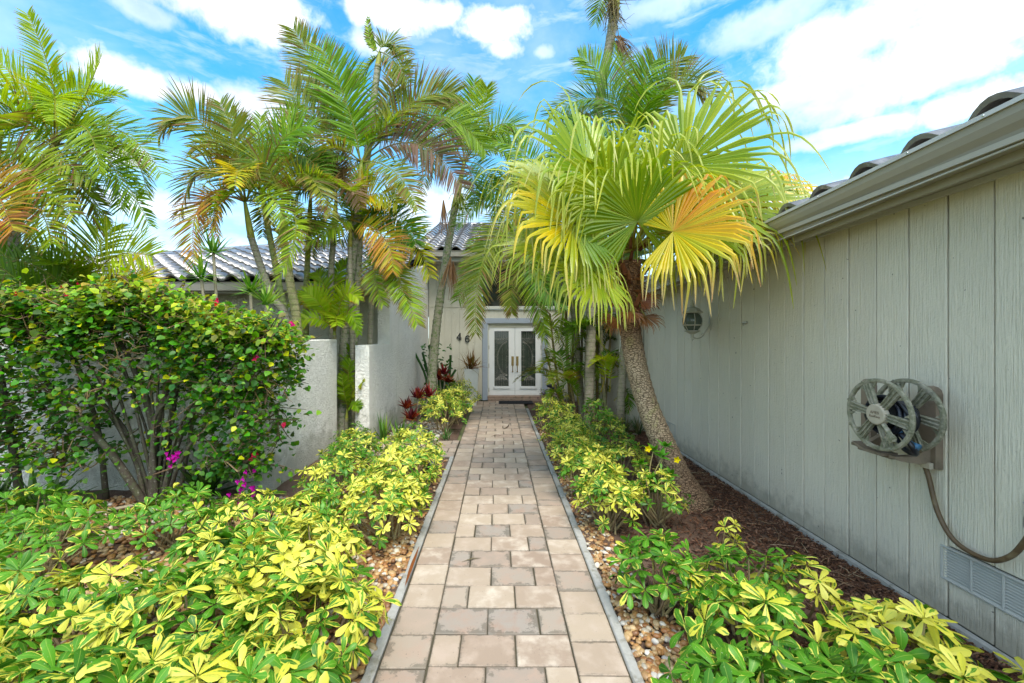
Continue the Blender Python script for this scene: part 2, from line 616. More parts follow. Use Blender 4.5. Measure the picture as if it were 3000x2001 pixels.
def m_fan_trunk():
    m, t = mat_new('fan_palm_bark')
    c = coords(t, False)
    at = t.n('ShaderNodeAttribute', attribute_name='Col')
    br = t.n('ShaderNodeTexVoronoi', feature='DISTANCE_TO_EDGE')
    t.put(br.inputs['Vector'], t.vmath('ADD', t.vmath('MULTIPLY', c, (26, 26, 52)), t.vmath('SCALE', t.n('ShaderNodeTexNoise', i_Scale=9.0).outputs[1], scale=1.5)))
    br.inputs['Scale'].default_value = 1.0
    crk = t.ramp(br.outputs['Distance'], 0.12, 0.0)
    n = t.noise(c, 12.0, 5.0, 0.65)
    a = t.mix(n, (0.21, 0.15, 0.10), (0.46, 0.37, 0.27))
    a = t.mix(t.math('MULTIPLY', t.ramp(t.noise(c, 5.0, 5.0, 0.65), 0.56, 0.68), 0.55), a, (0.30, 0.30, 0.13))
    a = t.mix(t.math('MULTIPLY', crk, 0.85), a, (0.05, 0.032, 0.02))
    a = t.mix(1.0, a, at.outputs['Color'], 'MULTIPLY')
    nm = t.bump(t.math('ADD', t.math('MULTIPLY', crk, -1.0), t.math('MULTIPLY', n, 0.4)), 0.9, 0.012)
    finish(t, a, 0.85, 0.2, nm)
    return m


def m_soil():
    m, t = mat_new('soil')
    c = coords(t, False)
    n = t.noise(c, 2.2, 6.0, 0.65)
    n2 = t.noise(c, 60.0, 5.0, 0.7)
    a = t.mix(n2, (0.05, 0.030, 0.021), (0.16, 0.098, 0.068))
    a = t.mix(t.math('MULTIPLY', t.ramp(n, 0.45, 0.65), 0.5), a, (0.14, 0.095, 0.07))
    wht = t.noise(c, 120.0, 2.0, 0.5)
    a = t.mix(t.ramp(wht, 0.74, 0.78), a, (0.5, 0.46, 0.38))
    nm = t.bump(t.math('ADD', n2, t.noise(c, 14.0, 3.0)), 0.8, 0.02)
    finish(t, a, 0.9, 0.2, nm)
    return m


def m_attr(name, rough=0.5, spec=0.4, var=0.2, scale=30.0, bump=0.3, metal=0.0):
    """colour from the Col attribute with mottling"""
    m, t = mat_new(name)
    at = t.n('ShaderNodeAttribute', attribute_name='Col')
    c = coords(t)
    n = t.noise(c, scale, 4.0)
    a = t.mix(1.0, at.outputs['Color'], t.mix(n, (1 - var,) * 3, (1 + var,) * 3), 'MULTIPLY')
    nm = t.bump(n, bump, 0.004)
    finish(t, a, rough, spec, nm, metal)
    return m


def m_glass(name, tint=(0.02, 0.025, 0.02), rough=0.06, var=True):
    m, t = mat_new(name)
    c = coords(t)
    n = t.noise(c, 7.0, 3.0)
    nm = t.bump(t.noise(c, 25.0, 2.0), 0.15, 0.004)
    a = t.mix(n, tint, tuple(x * 3 for x in tint))
    finish(t, a, rough, 0.45, nm, 0.0, 0.0)
    return m


def m_moldy():
    """sun-bleached taupe plastic with green and black algae"""
    m, t = mat_new('algae_stained_plastic')
    c = coords(t, False)
    n = t.noise(c, 30.0, 6.0, 0.7)
    n2 = t.noise(c, 9.0, 5.0, 0.65)
    a = t.mix(t.ramp(n, 0.40, 0.60), (0.275, 0.255, 0.19), (0.15, 0.15, 0.095))
    a = t.mix(t.math('MULTIPLY', t.ramp(n2, 0.52, 0.66), 0.55), a, (0.085, 0.085, 0.065))
    a = t.mix(t.math('MULTIPLY', t.ramp(t.noise(c, 15.0, 4.0), 0.56, 0.66), 0.8), a, (0.33, 0.30, 0.24))
    nm = t.bump(n, 0.4, 0.004)
    finish(t, a, 0.65, 0.3, nm)
    return m


M = {}
M['paver'] = m_paver()
M['stucco'] = m_stucco('white_stucco', (0.78, 0.755, 0.68))
M['stucco_cream'] = m_stucco('cream_stucco', (0.52, 0.50, 0.38))
M['siding'] = m_siding('taupe_siding', (0.63, 0.58, 0.465))
M['siding_door'] = m_siding('pale_siding', (0.66, 0.62, 0.505))
M['groove'] = m_plain('groove_shadow_paint', (0.20, 0.19, 0.155), 0.8, 0.2)
M['trim_taupe'] = m_plain('taupe_metal', (0.315, 0.285, 0.235), 0.34, 0.5, 0.0, 0.06, 14.0, 0.06)
M['soffit'] = m_plain('soffit_paint', (0.36, 0.335, 0.275), 0.6, 0.3, 0.0, 0.07, 8.0, 0.1)
M['gutter_light'] = m_plain('pale_gutter', (0.50, 0.49, 0.47), 0.35, 0.5, 0.0, 0.06, 14.0)
M['tile'] = m_tile()
M['deck'] = m_plain('roof_underlay', (0.02, 0.02, 0.022), 0.9, 0.1)
M['door_white'] = m_plain('white_door_paint', (0.80, 0.79, 0.77), 0.35, 0.4, 0.0, 0.03, 10.0)
M['frame_blue'] = m_plain('blue_grey_paint', (0.36, 0.40, 0.46), 0.5, 0.35, 0.0, 0.06, 10.0, 0.1)
M['white_trim'] = m_plain('white_trim_paint', (0.66, 0.65, 0.57), 0.5, 0.35, 0.0, 0.05, 10.0)
M['brass'] = m_plain('aged_brass', (0.30, 0.21, 0.075), 0.38, 0.5, 0.75, 0.25, 40.0)
M['hinge'] = m_plain('dark_hinge', (0.10, 0.09, 0.07), 0.4, 0.5, 0.6)
M['glass'] = m_glass('door_glass')
M['clerestory'] = m_glass('window_glass', (0.010, 0.012, 0.008), 0.03)
M['came'] = m_plain('glass_came', (0.42, 0.41, 0.36), 0.25, 0.6, 0.8, 0.2, 60.0)
M['step'] = m_plain('step_brick', (0.30, 0.21, 0.155), 0.75, 0.3, 0.0, 0.3, 20.0, 0.3, (0.14, 0.11, 0.08))
M['mat'] = m_plain('black_rubber', (0.022, 0.022, 0.026), 0.85, 0.2, 0.0, 0.4, 90.0, 0.5)
M['number'] = m_plain('black_metal', (0.018, 0.018, 0.018), 0.45, 0.5)
M['curb'] = m_plain('curb_concrete', (0.31, 0.30, 0.275), 0.8, 0.25, 0.0, 0.22, 30.0, 0.5, (0.20, 0.185, 0.15))
M['sand'] = m_plain('joint_sand', (0.075, 0.065, 0.042), 0.95, 0.1, 0.0, 0.4, 60.0, 0.5)
M['soil'] = m_soil()
M['earth'] = m_plain('far_ground', (0.12, 0.13, 0.06), 0.95, 0.1, 0.0, 0.4, 0.8)
M['pebble'] = m_attr('river_pebble', 0.45, 0.4, 0.25, 45.0, 0.25)
M['chip'] = m_attr('bark_chip', 0.9, 0.15, 0.4, 40.0, 0.4)
M['frond'] = m_leaf('palm_leaflet', 0.38, 0.5, 0.25, 0.22, 3.0)
M['fan'] = m_leaf('fan_leaf', 0.40, 0.36, 0.45, 0.16, 5.0)
M['leaf'] = m_leaf('shrub_leaf', 0.30, 0.45, 0.3, 0.25, 14.0)
M['petal'] = m_leaf('petal', 0.35, 0.6, 0.2, 0.15, 20.0)
M['vari'] = m_variegated('variegated_leaf')
M['stem'] = m_attr('shrub_stem', 0.8, 0.2, 0.4, 60.0, 0.5)
M['trunk'] = m_trunk('palm_trunk_bark', (0.25, 0.22, 0.165), (0.13, 0.17, 0.05), 38.0, 0.5)
M['trunk_mossy'] = m_trunk('mossy_palm_trunk_bark', (0.27, 0.25, 0.18), (0.085, 0.15, 0.03), 38.0, 0.85)
M['bark'] = m_trunk('shrub_bark', (0.085, 0.068, 0.05), (0.13, 0.16, 0.07), 0.01, 0.4)
M['fantrunk'] = m_fan_trunk()
M['moldy'] = m_moldy()
M['taupe_plastic'] = m_plain('taupe_plastic', (0.215, 0.165, 0.12), 0.55, 0.35, 0.0, 0.2, 12.0, 0.15, (0.13, 0.10, 0.07))
M['hub'] = m_plain('pale_hub_plastic', (0.40, 0.345, 0.265), 0.6, 0.3, 0.0, 0.25, 14.0, 0.15)
M['black_hose'] = m_plain('black_hose_rubber', (0.012, 0.013, 0.02), 0.35, 0.5, 0.0, 0.3, 20.0)
M['brown_hose'] = m_plain('brown_hose_rubber', (0.095, 0.058, 0.028), 0.5, 0.4, 0.0, 0.35, 24.0, 0.2, (0.19, 0.14, 0.075))
M['blue_plastic'] = m_plain('blue_plastic', (0.035, 0.12, 0.22), 0.4, 0.4)
M['red_plastic'] = m_plain('red_plastic', (0.55, 0.035, 0.02), 0.4, 0.4)
M['steel'] = m_plain('steel', (0.55, 0.55, 0.53), 0.3, 0.5, 0.8)
M['lamp_paint'] = m_plain('weathered_lamp_paint', (0.40, 0.38, 0.31), 0.5, 0.35, 0.0, 0.15, 30.0, 0.2)
M['lamp_glass'] = m_glass('lamp_glass', (0.045, 0.055, 0.045), 0.05)
M['pot'] = m_plain('white_ceramic', (0.74, 0.73, 0.69), 0.4, 0.4, 0.0, 0.06, 10.0)
M['stone_pot'] = m_plain('pale_stone_pot', (0.50, 0.43, 0.36), 0.75, 0.3, 0.0, 0.15, 20.0, 0.3)
M['statue'] = m_plain('dark_bronze', (0.025, 0.032, 0.05), 0.4, 0.5, 0.2, 0.3, 30.0)
M['vent'] = m_plain('vent_paint', (0.40, 0.395, 0.36), 0.55, 0.3, 0.0, 0.08, 20.0)
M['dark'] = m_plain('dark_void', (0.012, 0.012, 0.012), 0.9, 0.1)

# ------------------------------------------------------------------ the setting: ground
mb = MB()
mb.add([(-400, -400, -0.06), (400, -400, -0.06), (400, 400, -0.06), (-400, 400, -0.06)], [(0, 1, 2, 3)])
tag(mb.obj('ground', M['earth']), kind='structure')


def sheet(name, x0, x1, y0, y1, z, mat, step=0.12, amp=0.015, seed=1):
    nx, ny = int((x1 - x0) / step) + 1, int((y1 - y0) / step) + 1
    rr = random.Random(seed)
    v = []
    for j in range(ny + 1):
        for i in range(nx + 1):
            x, y = x0 + (x1 - x0) * i / nx, y0 + (y1 - y0) * j / ny
            v.append((x, y, z + amp * (math.sin(x * 3.1 + seed) * math.cos(y * 2.3) + rr.uniform(-.5, .5))))
    f = [(j * (nx + 1) + i, j * (nx + 1) + i + 1, (j + 1) * (nx + 1) + i + 1, (j + 1) * (nx + 1) + i) for j in range(ny) for i in range(nx)]
    m_ = MB()
    m_.add(v, f)
    return tag(m_.obj(name, mat, smooth=True), kind='structure')


sheet('soil_bed_right', 0.76, 2.765, -2.0, 7.75, -0.02, M['soil'], 0.1, 0.012, 2)
sheet('soil_bed_entry', 0.76, 2.36, 7.76, 11.2, -0.02, M['soil'], 0.2, 0.01, 4)
sheet('soil_bed_left', -9.0, -0.70, -2.0, 7.8, -0.025, M['soil'], 0.14, 0.012, 3)
sheet('soil_bed_door', -2.2, -0.70, 7.82, 11.2, -0.025, M['soil'], 0.2, 0.01, 5)

# ------------------------------------------------------------------ walkway of pavers
walk = thing('walkway', (0, 6, 0), 'tan concrete paver walkway running to the white double doors', 'walkway')
walk['kind'] = 'structure'
del walk['category']
mb = MB()
mb.box(-0.633, 0.688, -2.0, 11.13, -0.08, -0.013)
mb.box(-2.25, -0.64, 5.95, 6.92, -0.08, -0.0135)
mb.obj('joint_sand', M['sand'], walk)
ROW = 0.2345
pav = {}


def paver_mesh(w, l):
    k = (round(w, 3), round(l, 3))
    if k not in pav:
        q = MB()
        q.box(-w / 2 + .0035, w / 2 - .0035, -l / 2 + .0035, l / 2 - .0035, -0.05, 0.0, 0.0045)
        pav[k] = q.mesh('paver', M['paver'])
    return pav[k]


def lay(x0, x1, y0, y1):
    rot = (R.gauss(0, 0.02), R.gauss(0, 0.02), R.gauss(0, 0.006))
    if (x0 + x1) / 2 < -3:
        return
    o = inst('paver', paver_mesh(x1 - x0, y1 - y0), walk, ((x0 + x1) / 2 + R.gauss(0, .0012), (y0 + y1) / 2 + R.gauss(0, .0012), R.uniform(-.003, .002)))
    o.rotation_euler = (rot[0] * .25, rot[1] * .25, rot[2])


FX0, FX1 = -0.373, 0.416
y = 2.177 - ROW * 6
i = 0
while y < 11.0:
    y1 = min(y + ROW, 11.12)
    wj = R.gauss(0, .006)
    full = 0.314
    if i % 2 == 0:
        cuts = [FX0, FX0 + .161 + wj, FX0 + .161 + full + wj, FX1]
    else:
        cuts = [FX0, FX0 + full + wj, FX0 + 2 * full + wj, FX1]
    for a, b in zip(cuts[:-1], cuts[1:]):
        lay(a, b, y, y1)
    y += ROW
    i += 1
for (bx0, bx1, pitch, y0) in ((-0.627, FX0, 0.247, 2.406), (FX1, 0.682, 0.2365, 2.115)):
    y = y0 - pitch * 5
    while y < 11.0:
        l = pitch if R.random() > .16 or y < 3.4 else pitch * .62
        lay(bx0, bx1, y, min(y + l, 11.12))
        y += l
# the branch towards the gap between the two stucco walls
for j in range(4):
    yy = 5.97 + j * ROW
    x = -0.640 - (j % 2) * .12
    if j % 2:
        lay(-0.760, -0.640, yy, yy + ROW)
    while x > -1.95:
        lay(x - .314, x, yy, yy + ROW)
        x -= .314

for (name, xa, xb, lab) in (('curb', -0.70, -0.640, 'thin grey concrete edging strip along the left side of the paver walk'),
                            ('curb', 0.690, 0.752, 'chipped grey concrete edging strip along the right side of the paver walk')):
    q = MB()
    yy = -2.0
    n = 120
    v, f = [], []
    for k in range(n + 1):
        yv = -2.0 + (8.0 if xa < 0 else 12.0) * k / n
        wv = R.gauss(0, .0045)
        lo, hi = (xa + wv, xb) if xa < 0 else (xa, xb + wv)
        zz = -.004 + R.gauss(0, .0016)
        v += [(lo, yv, -.06), (lo, yv, zz - .008), (lo + .008, yv, zz), (hi - .008, yv, zz), (hi, yv, zz - .006), (hi, yv, -.06)]
    for k in range(n):
        for e in range(5):
            a = k * 6 + e
            f.append((a, a + 1, a + 7, a + 6)[::-1])
    q.add(v, f)
    tag(q.obj(name, M['curb']), lab, 'kerb', kind='structure')

# ------------------------------------------------------------------ pebbles and mulch (nobody could count them)
def ico():
    t = (1 + 5 ** .5) / 2
    v = [(-1, t, 0), (1, t, 0), (-1, -t, 0), (1, -t, 0), (0, -1, t), (0, 1, t), (0, -1, -t), (0, 1, -t), (t, 0, -1), (t, 0, 1), (-t, 0, -1), (-t, 0, 1)]
    f = [(0, 11, 5), (0, 5, 1), (0, 1, 7), (0, 7, 10), (0, 10, 11), (1, 5, 9), (5, 11, 4), (11, 10, 2), (10, 7, 6), (7, 1, 8), (3, 9, 4), (3, 4, 2), (3, 2, 6), (3, 6, 8), (3, 8, 9), (4, 9, 5), (2, 4, 11), (6, 2, 10), (8, 6, 7), (9, 8, 1)]
    v = [Vector(p).normalized() for p in v]
    cache, nf = {}, []

    def mid(a, b):
        k = (min(a, b), max(a, b))
        if k not in cache:
            v.append(((v[a] + v[b]) / 2).normalized())
            cache[k] = len(v) - 1
        return cache[k]
    for a, b, c in f:
        ab, bc, ca = mid(a, b), mid(b, c), mid(c, a)
        nf += [(a, ab, ca), (b, bc, ab), (c, ca, bc), (ab, bc, ca)]
    return np.array([tuple(p) for p in v]), np.array(nf)


ICO_V, ICO_F = ico()
PEB_COL = [(0.48, 0.31, 0.14), (0.42, 0.21, 0.07), (0.50, 0.36, 0.20), (0.30, 0.13, 0.045), (0.62, 0.54, 0.42), (0.36, 0.18, 0.07), (0.22, 0.10, 0.04), (0.48, 0.28, 0.12), (0.34, 0.31, 0.28), (0.68, 0.63, 0.55)]


def scatter_pebbles(name, regions, seed, label):
    g = np.random.default_rng(seed)
    V, Fc, C = [], [], []
    b = 0
    for (x0, x1, y0, y1, n, s0, s1, wgt) in regions:
        for _ in range(n):
            s = g.uniform(s0, s1) * 0.5
            sc = np.array([s * g.uniform(.9, 1.5), s * g.uniform(.75, 1.1), s * g.uniform(.5, .8)])
            p = ICO_V * (1 + g.normal(0, .05, (len(ICO_V), 1))) * sc
            a = g.uniform(0, 6.28)
            tl = g.normal(0, .25)
            ca, sa, ct, stt = math.cos(a), math.sin(a), math.cos(tl), math.sin(tl)
            p = p @ np.array([[ct, 0, -stt], [0, 1, 0], [stt, 0, ct]])
            p = p @ np.array([[ca, sa, 0], [-sa, ca, 0], [0, 0, 1]])
            x, yy = g.uniform(x0, x1), g.uniform(y0, y1)
            p += np.array([x, yy, -0.022 + sc[2] * g.uniform(.3, 1.25)])
            c = np.array(PEB_COL[g.choice(len(PEB_COL), p=wgt)]) * g.uniform(.5, .95)
            V.append(p)
            Fc.append(ICO_F + b)
            C.append(np.tile(c, (len(p), 1)))
            b += len(p)
    q = MB()
    V = np.concatenate(V)
    Fc = np.concatenate(Fc)
    me = bpy.data.meshes.new(name)
    me.from_pydata(V.tolist(), [], Fc.tolist())
    ca = me.color_attributes.new('Col', 'FLOAT_COLOR', 'POINT')
    arr = np.ones((len(V), 4), dtype=np.float32)
    arr[:, :3] = np.concatenate(C)
    ca.data.foreach_set('color', arr.ravel())
    me.polygons.foreach_set('use_smooth', [True] * len(me.polygons))
    me.materials.append(M['pebble'])
    o = bpy.data.objects.new(name, me)
    link(o)
    return tag(o, label, 'gravel', kind='stuff')


WA = np.array([.16, .16, .12, .12, .08, .12, .08, .12, .02, .02])
WB = np.array([.14, .10, .16, .08, .14, .08, .04, .08, .10, .08])
WB = np.array([.18, .14, .16, .12, .07, .10, .07, .10, .04, .02])
WC = np.array([.02, .02, .06, .02, .14, .02, .02, .02, .38, .30])
WA, WB, WC = WA / WA.sum(), WB / WB.sum(), WC / WC.sum()
scatter_pebbles('gravel', [(-1.25, -.705, 1.1, 3.9, 2300, .020, .050, WA), (-4.2, -1.15, 1.8, 4.5, 5200, .024, .056, WA), (-1.9, -.705, 3.9, 5.9, 900, .02, .045, WA)], 11,
                'brown river pebbles under the shrubs left of the walk')
scatter_pebbles('gravel', [(.758, 1.10, 1.1, 2.6, 1250, .020, .045, WB), (.758, 1.0, 2.6, 5.2, 1100, .018, .042, WB), (.758, .9, 5.2, 8.0, 300, .018, .04, WB)], 12,
                'tan and white river pebbles along the right edge of the walk')
scatter_pebbles('gravel', [(-1.95, -1.0, 6.95, 8.4, 900, .025, .055, WC)], 13, 'grey and white pebbles at the foot of the tall stucco wall')


def scatter_chips():
    g = random.Random(5)
    q = MB()
    for _ in range(11500):
        k = g.random()
        yv = g.uniform(1.2, 7.6) if k < .8 else g.uniform(1.2, 4.0)
        x = 2.755 - abs(g.gauss(0, .42)) if k < .75 else g.uniform(1.0, 2.7)
        if x < .85:
            continue
        l, w, h = g.uniform(.015, .055), g.uniform(.004, .012), g.uniform(.003, .008)
        a, tl = g.uniform(0, 6.28), g.gauss(0, .3)
        d = Vector((math.cos(a) * math.cos(tl), math.sin(a) * math.cos(tl), math.sin(tl)))
        s = Vector((-math.sin(a), math.cos(a), 0))
        c = Vector((x, yv, -.012 + g.uniform(0, .016)))
        n = d.cross(s)
        col = g.choice([(.10, .045, .025), (.14, .065, .035), (.06, .03, .02), (.2, .11, .07), (.085, .04, .025)])
        v = [c + d * (l / 2 * sx) + s * (w / 2 * sy) + n * (h / 2 * sz) for sx in (-1, 1) for sy in (-1, 1) for sz in (-1, 1)]
        q.add(v, [(0, 1, 3, 2), (4, 6, 7, 5), (0, 4, 5, 1), (2, 3, 7, 6), (0, 2, 6, 4), (1, 5, 7, 3)], col)
    for _ in range(160):           # pale straw and stalks
        x, yv = 2.7 - abs(g.gauss(0, .5)), g.uniform(1.3, 6.5)
        if x < .9:
            continue
        a, l = g.uniform(0, 6.28), g.uniform(.06, .2)
        p = Vector((x, yv, .006))
        e = p + Vector((math.cos(a) * l, math.sin(a) * l, g.uniform(-.004, .012)))
        mdl = (p + e) / 2 + Vector((g.gauss(0, .015), g.gauss(0, .015), .008))
        if max(e.x, mdl.x) > 2.74:
            continue
        q.tube([p, mdl, e], .0018, 4, g.choice([(.3, .2, .12), (.2, .11, .06), (.42, .32, .2)]), False)
    return tag(q.obj('mulch', M['chip']), 'dark brown bark mulch along the foot of the sided wall', 'mulch', kind='stuff')


scatter_chips()

# ------------------------------------------------------------------ right wing: board siding, eave, gutter, tiles
WX = 2.77
gar = thing('garage_wing', (3.5, 4, 0), 'taupe board sided wing with grey gutter and barrel tile eave', 'building')
mb = MB()
mb.box(WX + .006, 9.0, -3.0, 7.80, -.1, 2.55)
mb.obj('wall_core', M['groove'], gar)
mb = MB()
mb.box(2.36, WX + .5, 7.803, 7.98, -.1, 2.58)
o = mb.obj('return_wall', M['siding'], gar)
mb = MB()
mb.box(2.325, 2.415, 7.765, 7.799, -.04, 2.5, .004)
mb.obj('corner_board', M['white_trim'], gar)

BW = 0.2355
bm_ = MB()
bm_.box(-.017, .018, -BW / 2 + .0042, BW / 2 - .0042, 0, 2.635, .004)
board_me = bm_.mesh('board', M['siding'])
yb = 2.269 + BW / 2
bt = MB()
bt.box(-.017, .018, -BW / 2 + .0042, BW / 2 - .0042, 0, 2.635 - .475, .004)
board_short = bt.mesh('board', M['siding'])
bl = MB()
bl.box(-.017, .018, -BW / 2 + .0042, BW / 2 - .0042, 0, .22, .004)
board_low = bl.mesh('board', M['siding'])
ys = []
y = yb - BW * 22
while y < 7.8:
    ys.append(y)
    y += BW
for y in ys:
    if y + BW / 2 > 7.79:
        continue
    j = R.gauss(0, .0018)
    vent_here = 1.90 < y < 2.55
    if vent_here:
        inst('board', board_short, gar, (WX - .003 + j, y, .475))
        inst('board', board_low, gar, (WX - .003 + j, y, .035))
    else:
        inst('board', board_me, gar, (WX - .003 + j, y, .035))
mb = MB()
v, f = [], []
for k in range(80):
    yv = -2.5 + 10.2 * k / 79
    w_ = .022 + R.gauss(0, .004)
    v += [(WX - .02, yv, .03), (WX - .024 - w_, yv, .018 + R.gauss(0, .003)), (WX - .03 - w_, yv, -.05)]
for k in range(79):
    f += [(k * 3, k * 3 + 3, k * 3 + 4, k * 3 + 1), (k * 3 + 1, k * 3 + 4, k * 3 + 5, k * 3 + 2)]
mb.add(v, f)
mb.obj('foundation_ledge', M['curb'], gar)


def ez(y):               # the eave sinks a little towards the far end
    return 2.908 - 0.040 * y


def sz(y):
    return 2.687 - 0.0172 * y


# soffit and frieze
mb = MB()
mb.add([(2.40, -3, sz(-3)), (WX + .02, -3, sz(-3)), (WX + .02, 7.9, sz(7.9)), (2.40, 7.9, sz(7.9)),
        (2.40, -3, sz(-3) + .03), (WX + .02, -3, sz(-3) + .03), (WX + .02, 7.9, sz(7.9) + .03), (2.40, 7.9, sz(7.9) + .03)],
       [(0, 3, 2, 1), (4, 5, 6, 7), (0, 1, 5, 4), (2, 3, 7, 6), (0, 4, 7, 3), (1, 2, 6, 5)])
mb.obj('soffit', M['soffit'], gar)
mb = MB()
for (xa, xb, d0, d1) in ((WX - .050, WX - .0215, -.034, -.002),):
    a, b = -3, 7.78
    mb.add([(xa, a, sz(a) + d0), (xb, a, sz(a) + d0), (xb, b, sz(b) + d0), (xa, b, sz(b) + d0), (xa, a, sz(a) + d1), (xb, a, sz(a) + d1), (xb, b, sz(b) + d1), (xa, b, sz(b) + d1)],
           [(3, 2, 1, 0), (4, 5, 6, 7), (0, 1, 5, 4), (2, 3, 7, 6), (3, 0, 4, 7), (1, 2, 6, 5)])
mb.obj('frieze_trim', M['gutter_light'], gar)
# gutter: K profile, an open trough
prof = [(2.520, .0), (2.520, -.175), (2.432, -.182), (2.424, -.172), (2.430, -.155), (2.418, -.12), (2.392, -.09), (2.376, -.055), (2.372, -.016), (2.366, -.014), (2.366, .002), (2.384, .003), (2.384, -.012), (2.388, -.06), (2.43, -.12), (2.44, -.165), (2.51, -.165), (2.51, .0)]
v, f = [], []
n = len(prof)
for k in range(15):
    yv = -3 + 10.95 * k / 14
    v += [(x, yv, ez(yv) + z) for x, z in prof]
for k in range(14):
    for e in range(n):
        a, b = k * n + e, k * n + (e + 1) % n
        f.append((a, b, b + n, a + n))
f += [tuple(range(n)), tuple(range(14 * n, 15 * n))[::-1]]
mb = MB()
mb.add(v, f)
gut = mb.obj('gutter', M['trim_taupe'], gar)
q = MB()
a, b = -3, 7.95
for (xa, xb, z0, z1) in ((2.3585, 2.3655, -.017, .006), (2.4195, 2.4310, -.1905, -.1825)):  # pale strips paint the highlights along the gutter's upper and lower edges
    q.add([(xa, a, ez(a) + z0), (xb, a, ez(a) + z0), (xb, b, ez(b) + z0), (xa, b, ez(b) + z0), (xa, a, ez(a) + z1), (xb, a, ez(a) + z1), (xb, b, ez(b) + z1), (xa, b, ez(b) + z1)],
          [(3, 2, 1, 0), (4, 5, 6, 7), (0, 1, 5, 4), (2, 3, 7, 6), (3, 0, 4, 7), (1, 2, 6, 5)])
q.obj('lip_highlight', M['gutter_light'], gut)
for yv in (1.99, 2.36, 3.02, 3.9, 4.8, 5.7):
    q = MB()
    q.lathe((2.358, yv, ez(yv) - .006), [(0.0, -.003), (.005, -.002), (.006, .0)], 8, 'x')
    q.obj('rivet', M['steel'], gut)
mb = MB()
a, b = -3, 7.94
mb.add([(2.522, a, ez(a) - .22), (2.545, a, ez(a) - .22), (2.545, b, ez(b) - .22), (2.522, b, ez(b) - .22), (2.522, a, ez(a) + .01), (2.545, a, ez(a) + .01), (2.545, b, ez(b) + .01), (2.522, b, ez(b) + .01)],
       [(3, 2, 1, 0), (4, 5, 6, 7), (0, 1, 5, 4), (2, 3, 7, 6), (3, 0, 4, 7), (1, 2, 6, 5)])
mb.obj('fascia', M['soffit'], gar)

# S tiles: local x along the eave, y up the slope, z normal
TW, TL, TEXP = 0.36, 0.44, 0.385


def tile_mesh(amp):
    v, f = [], []
    xs = [0, .1, .2, .3, .4, .5, .6, .75, .9, 1.04]
    prof = []
    for x in xs:
        z = amp * max(0.0, math.cos((x - .34) * math.pi / .66)) ** 0.8 if abs(x - .34) < .33 else 0.0
        if x > .66:
            z = -.012 * math.sin((x - .66) / .34 * math.pi)
        prof.append((x * TW, z))
    m_ = len(prof)
    for yv in (0, TL):
        for x, z in prof:
            v.append((x, yv, z))
        for x, z in prof:
            v.append((x, yv, z - .030))
    for e in range(m_ - 1):
        f.append((e, e + 1, 2 * m_ + e + 1, 2 * m_ + e))
        f.append((m_ + e, 3 * m_ + e, 3 * m_ + e + 1, m_ + e + 1))
        f.append((e, m_ + e, m_ + e + 1, e + 1))
    q = MB()
    q.add(v, f)
    me = q.mesh('tile', M['tile'], False)
    sm = [i % 3 != 2 for i in range(len(me.polygons))]
    me.polygons.foreach_set('use_smooth', sm)
    return me, v, f


TILE, TV, TF = tile_mesh(.074)
TILE2, TV2, TF2 = tile_mesh(.085)


def roof_tiles(roof, origin, e, s, nrm, spots, me, v, f, limit, shear=0.0):
    """spots: list of (a along eave, k course); nearest ones become objects, the rest one joined part"""
    e, s, nrm = Vector(e), Vector(s), Vector(nrm)
    rotm = Matrix((e, s, nrm)).transposed()
    tilt = Matrix.Rotation(math.radians(-4.6), 3, 'X')
    spots = sorted(spots, key=lambda q: (q[1], abs(q[0])))
    rest = MB()
    for idx, (a, k) in enumerate(spots):
        p = Vector(origin) + e * a + s * (k * TEXP) + nrm * (.048 + R.gauss(0, .002))
        p.z += shear * p.y
        rm = rotm @ tilt @ Matrix.Rotation(R.gauss(0, .008), 3, 'Z')
        if idx < limit:
            inst('tile', me, roof, p, rm.to_quaternion())
        else:
            rest.add([rm @ Vector(q) + p for q in v], f)
    if rest.v:
        tag(rest.obj('tile_field', M['tile'], roof), kind='stuff')


sl = math.radians(18.5)
mb = MB()
mb.add([(2.53, -3, 2.895 + .12), (2.53, 7.95, 2.895 - .318), (8.5, 7.95, 2.895 - .318 + 2.0), (8.5, -3, 2.895 + .12 + 2.0), (8.5, 7.95, 2.5), (8.5, -3, 2.5), (2.53, -3, 2.62), (2.53, 7.95, 2.54)], [(0, 3, 2, 1), (2, 3, 5, 4), (0, 6, 5, 3), (1, 2, 4, 7)])
groof = mb.obj('roof', M['deck'], gar)
spots = []
c0 = 3.08 + TW * 0.34
cols = [c0 + TW * k for k in range(-12, 14)]
for k in range(5):
    for a in cols:
        if -2.2 < a < 7.9:
            spots.append((-a, k))
roof_tiles(groof, (2.445, 0, 2.908 - .012), (0, -1, 0), (math.cos(sl), 0, math.sin(sl)), Vector((0, -1, 0)).cross(Vector((math.cos(sl), 0, math.sin(sl)))), spots, TILE, TV, TF, 140, -0.040)


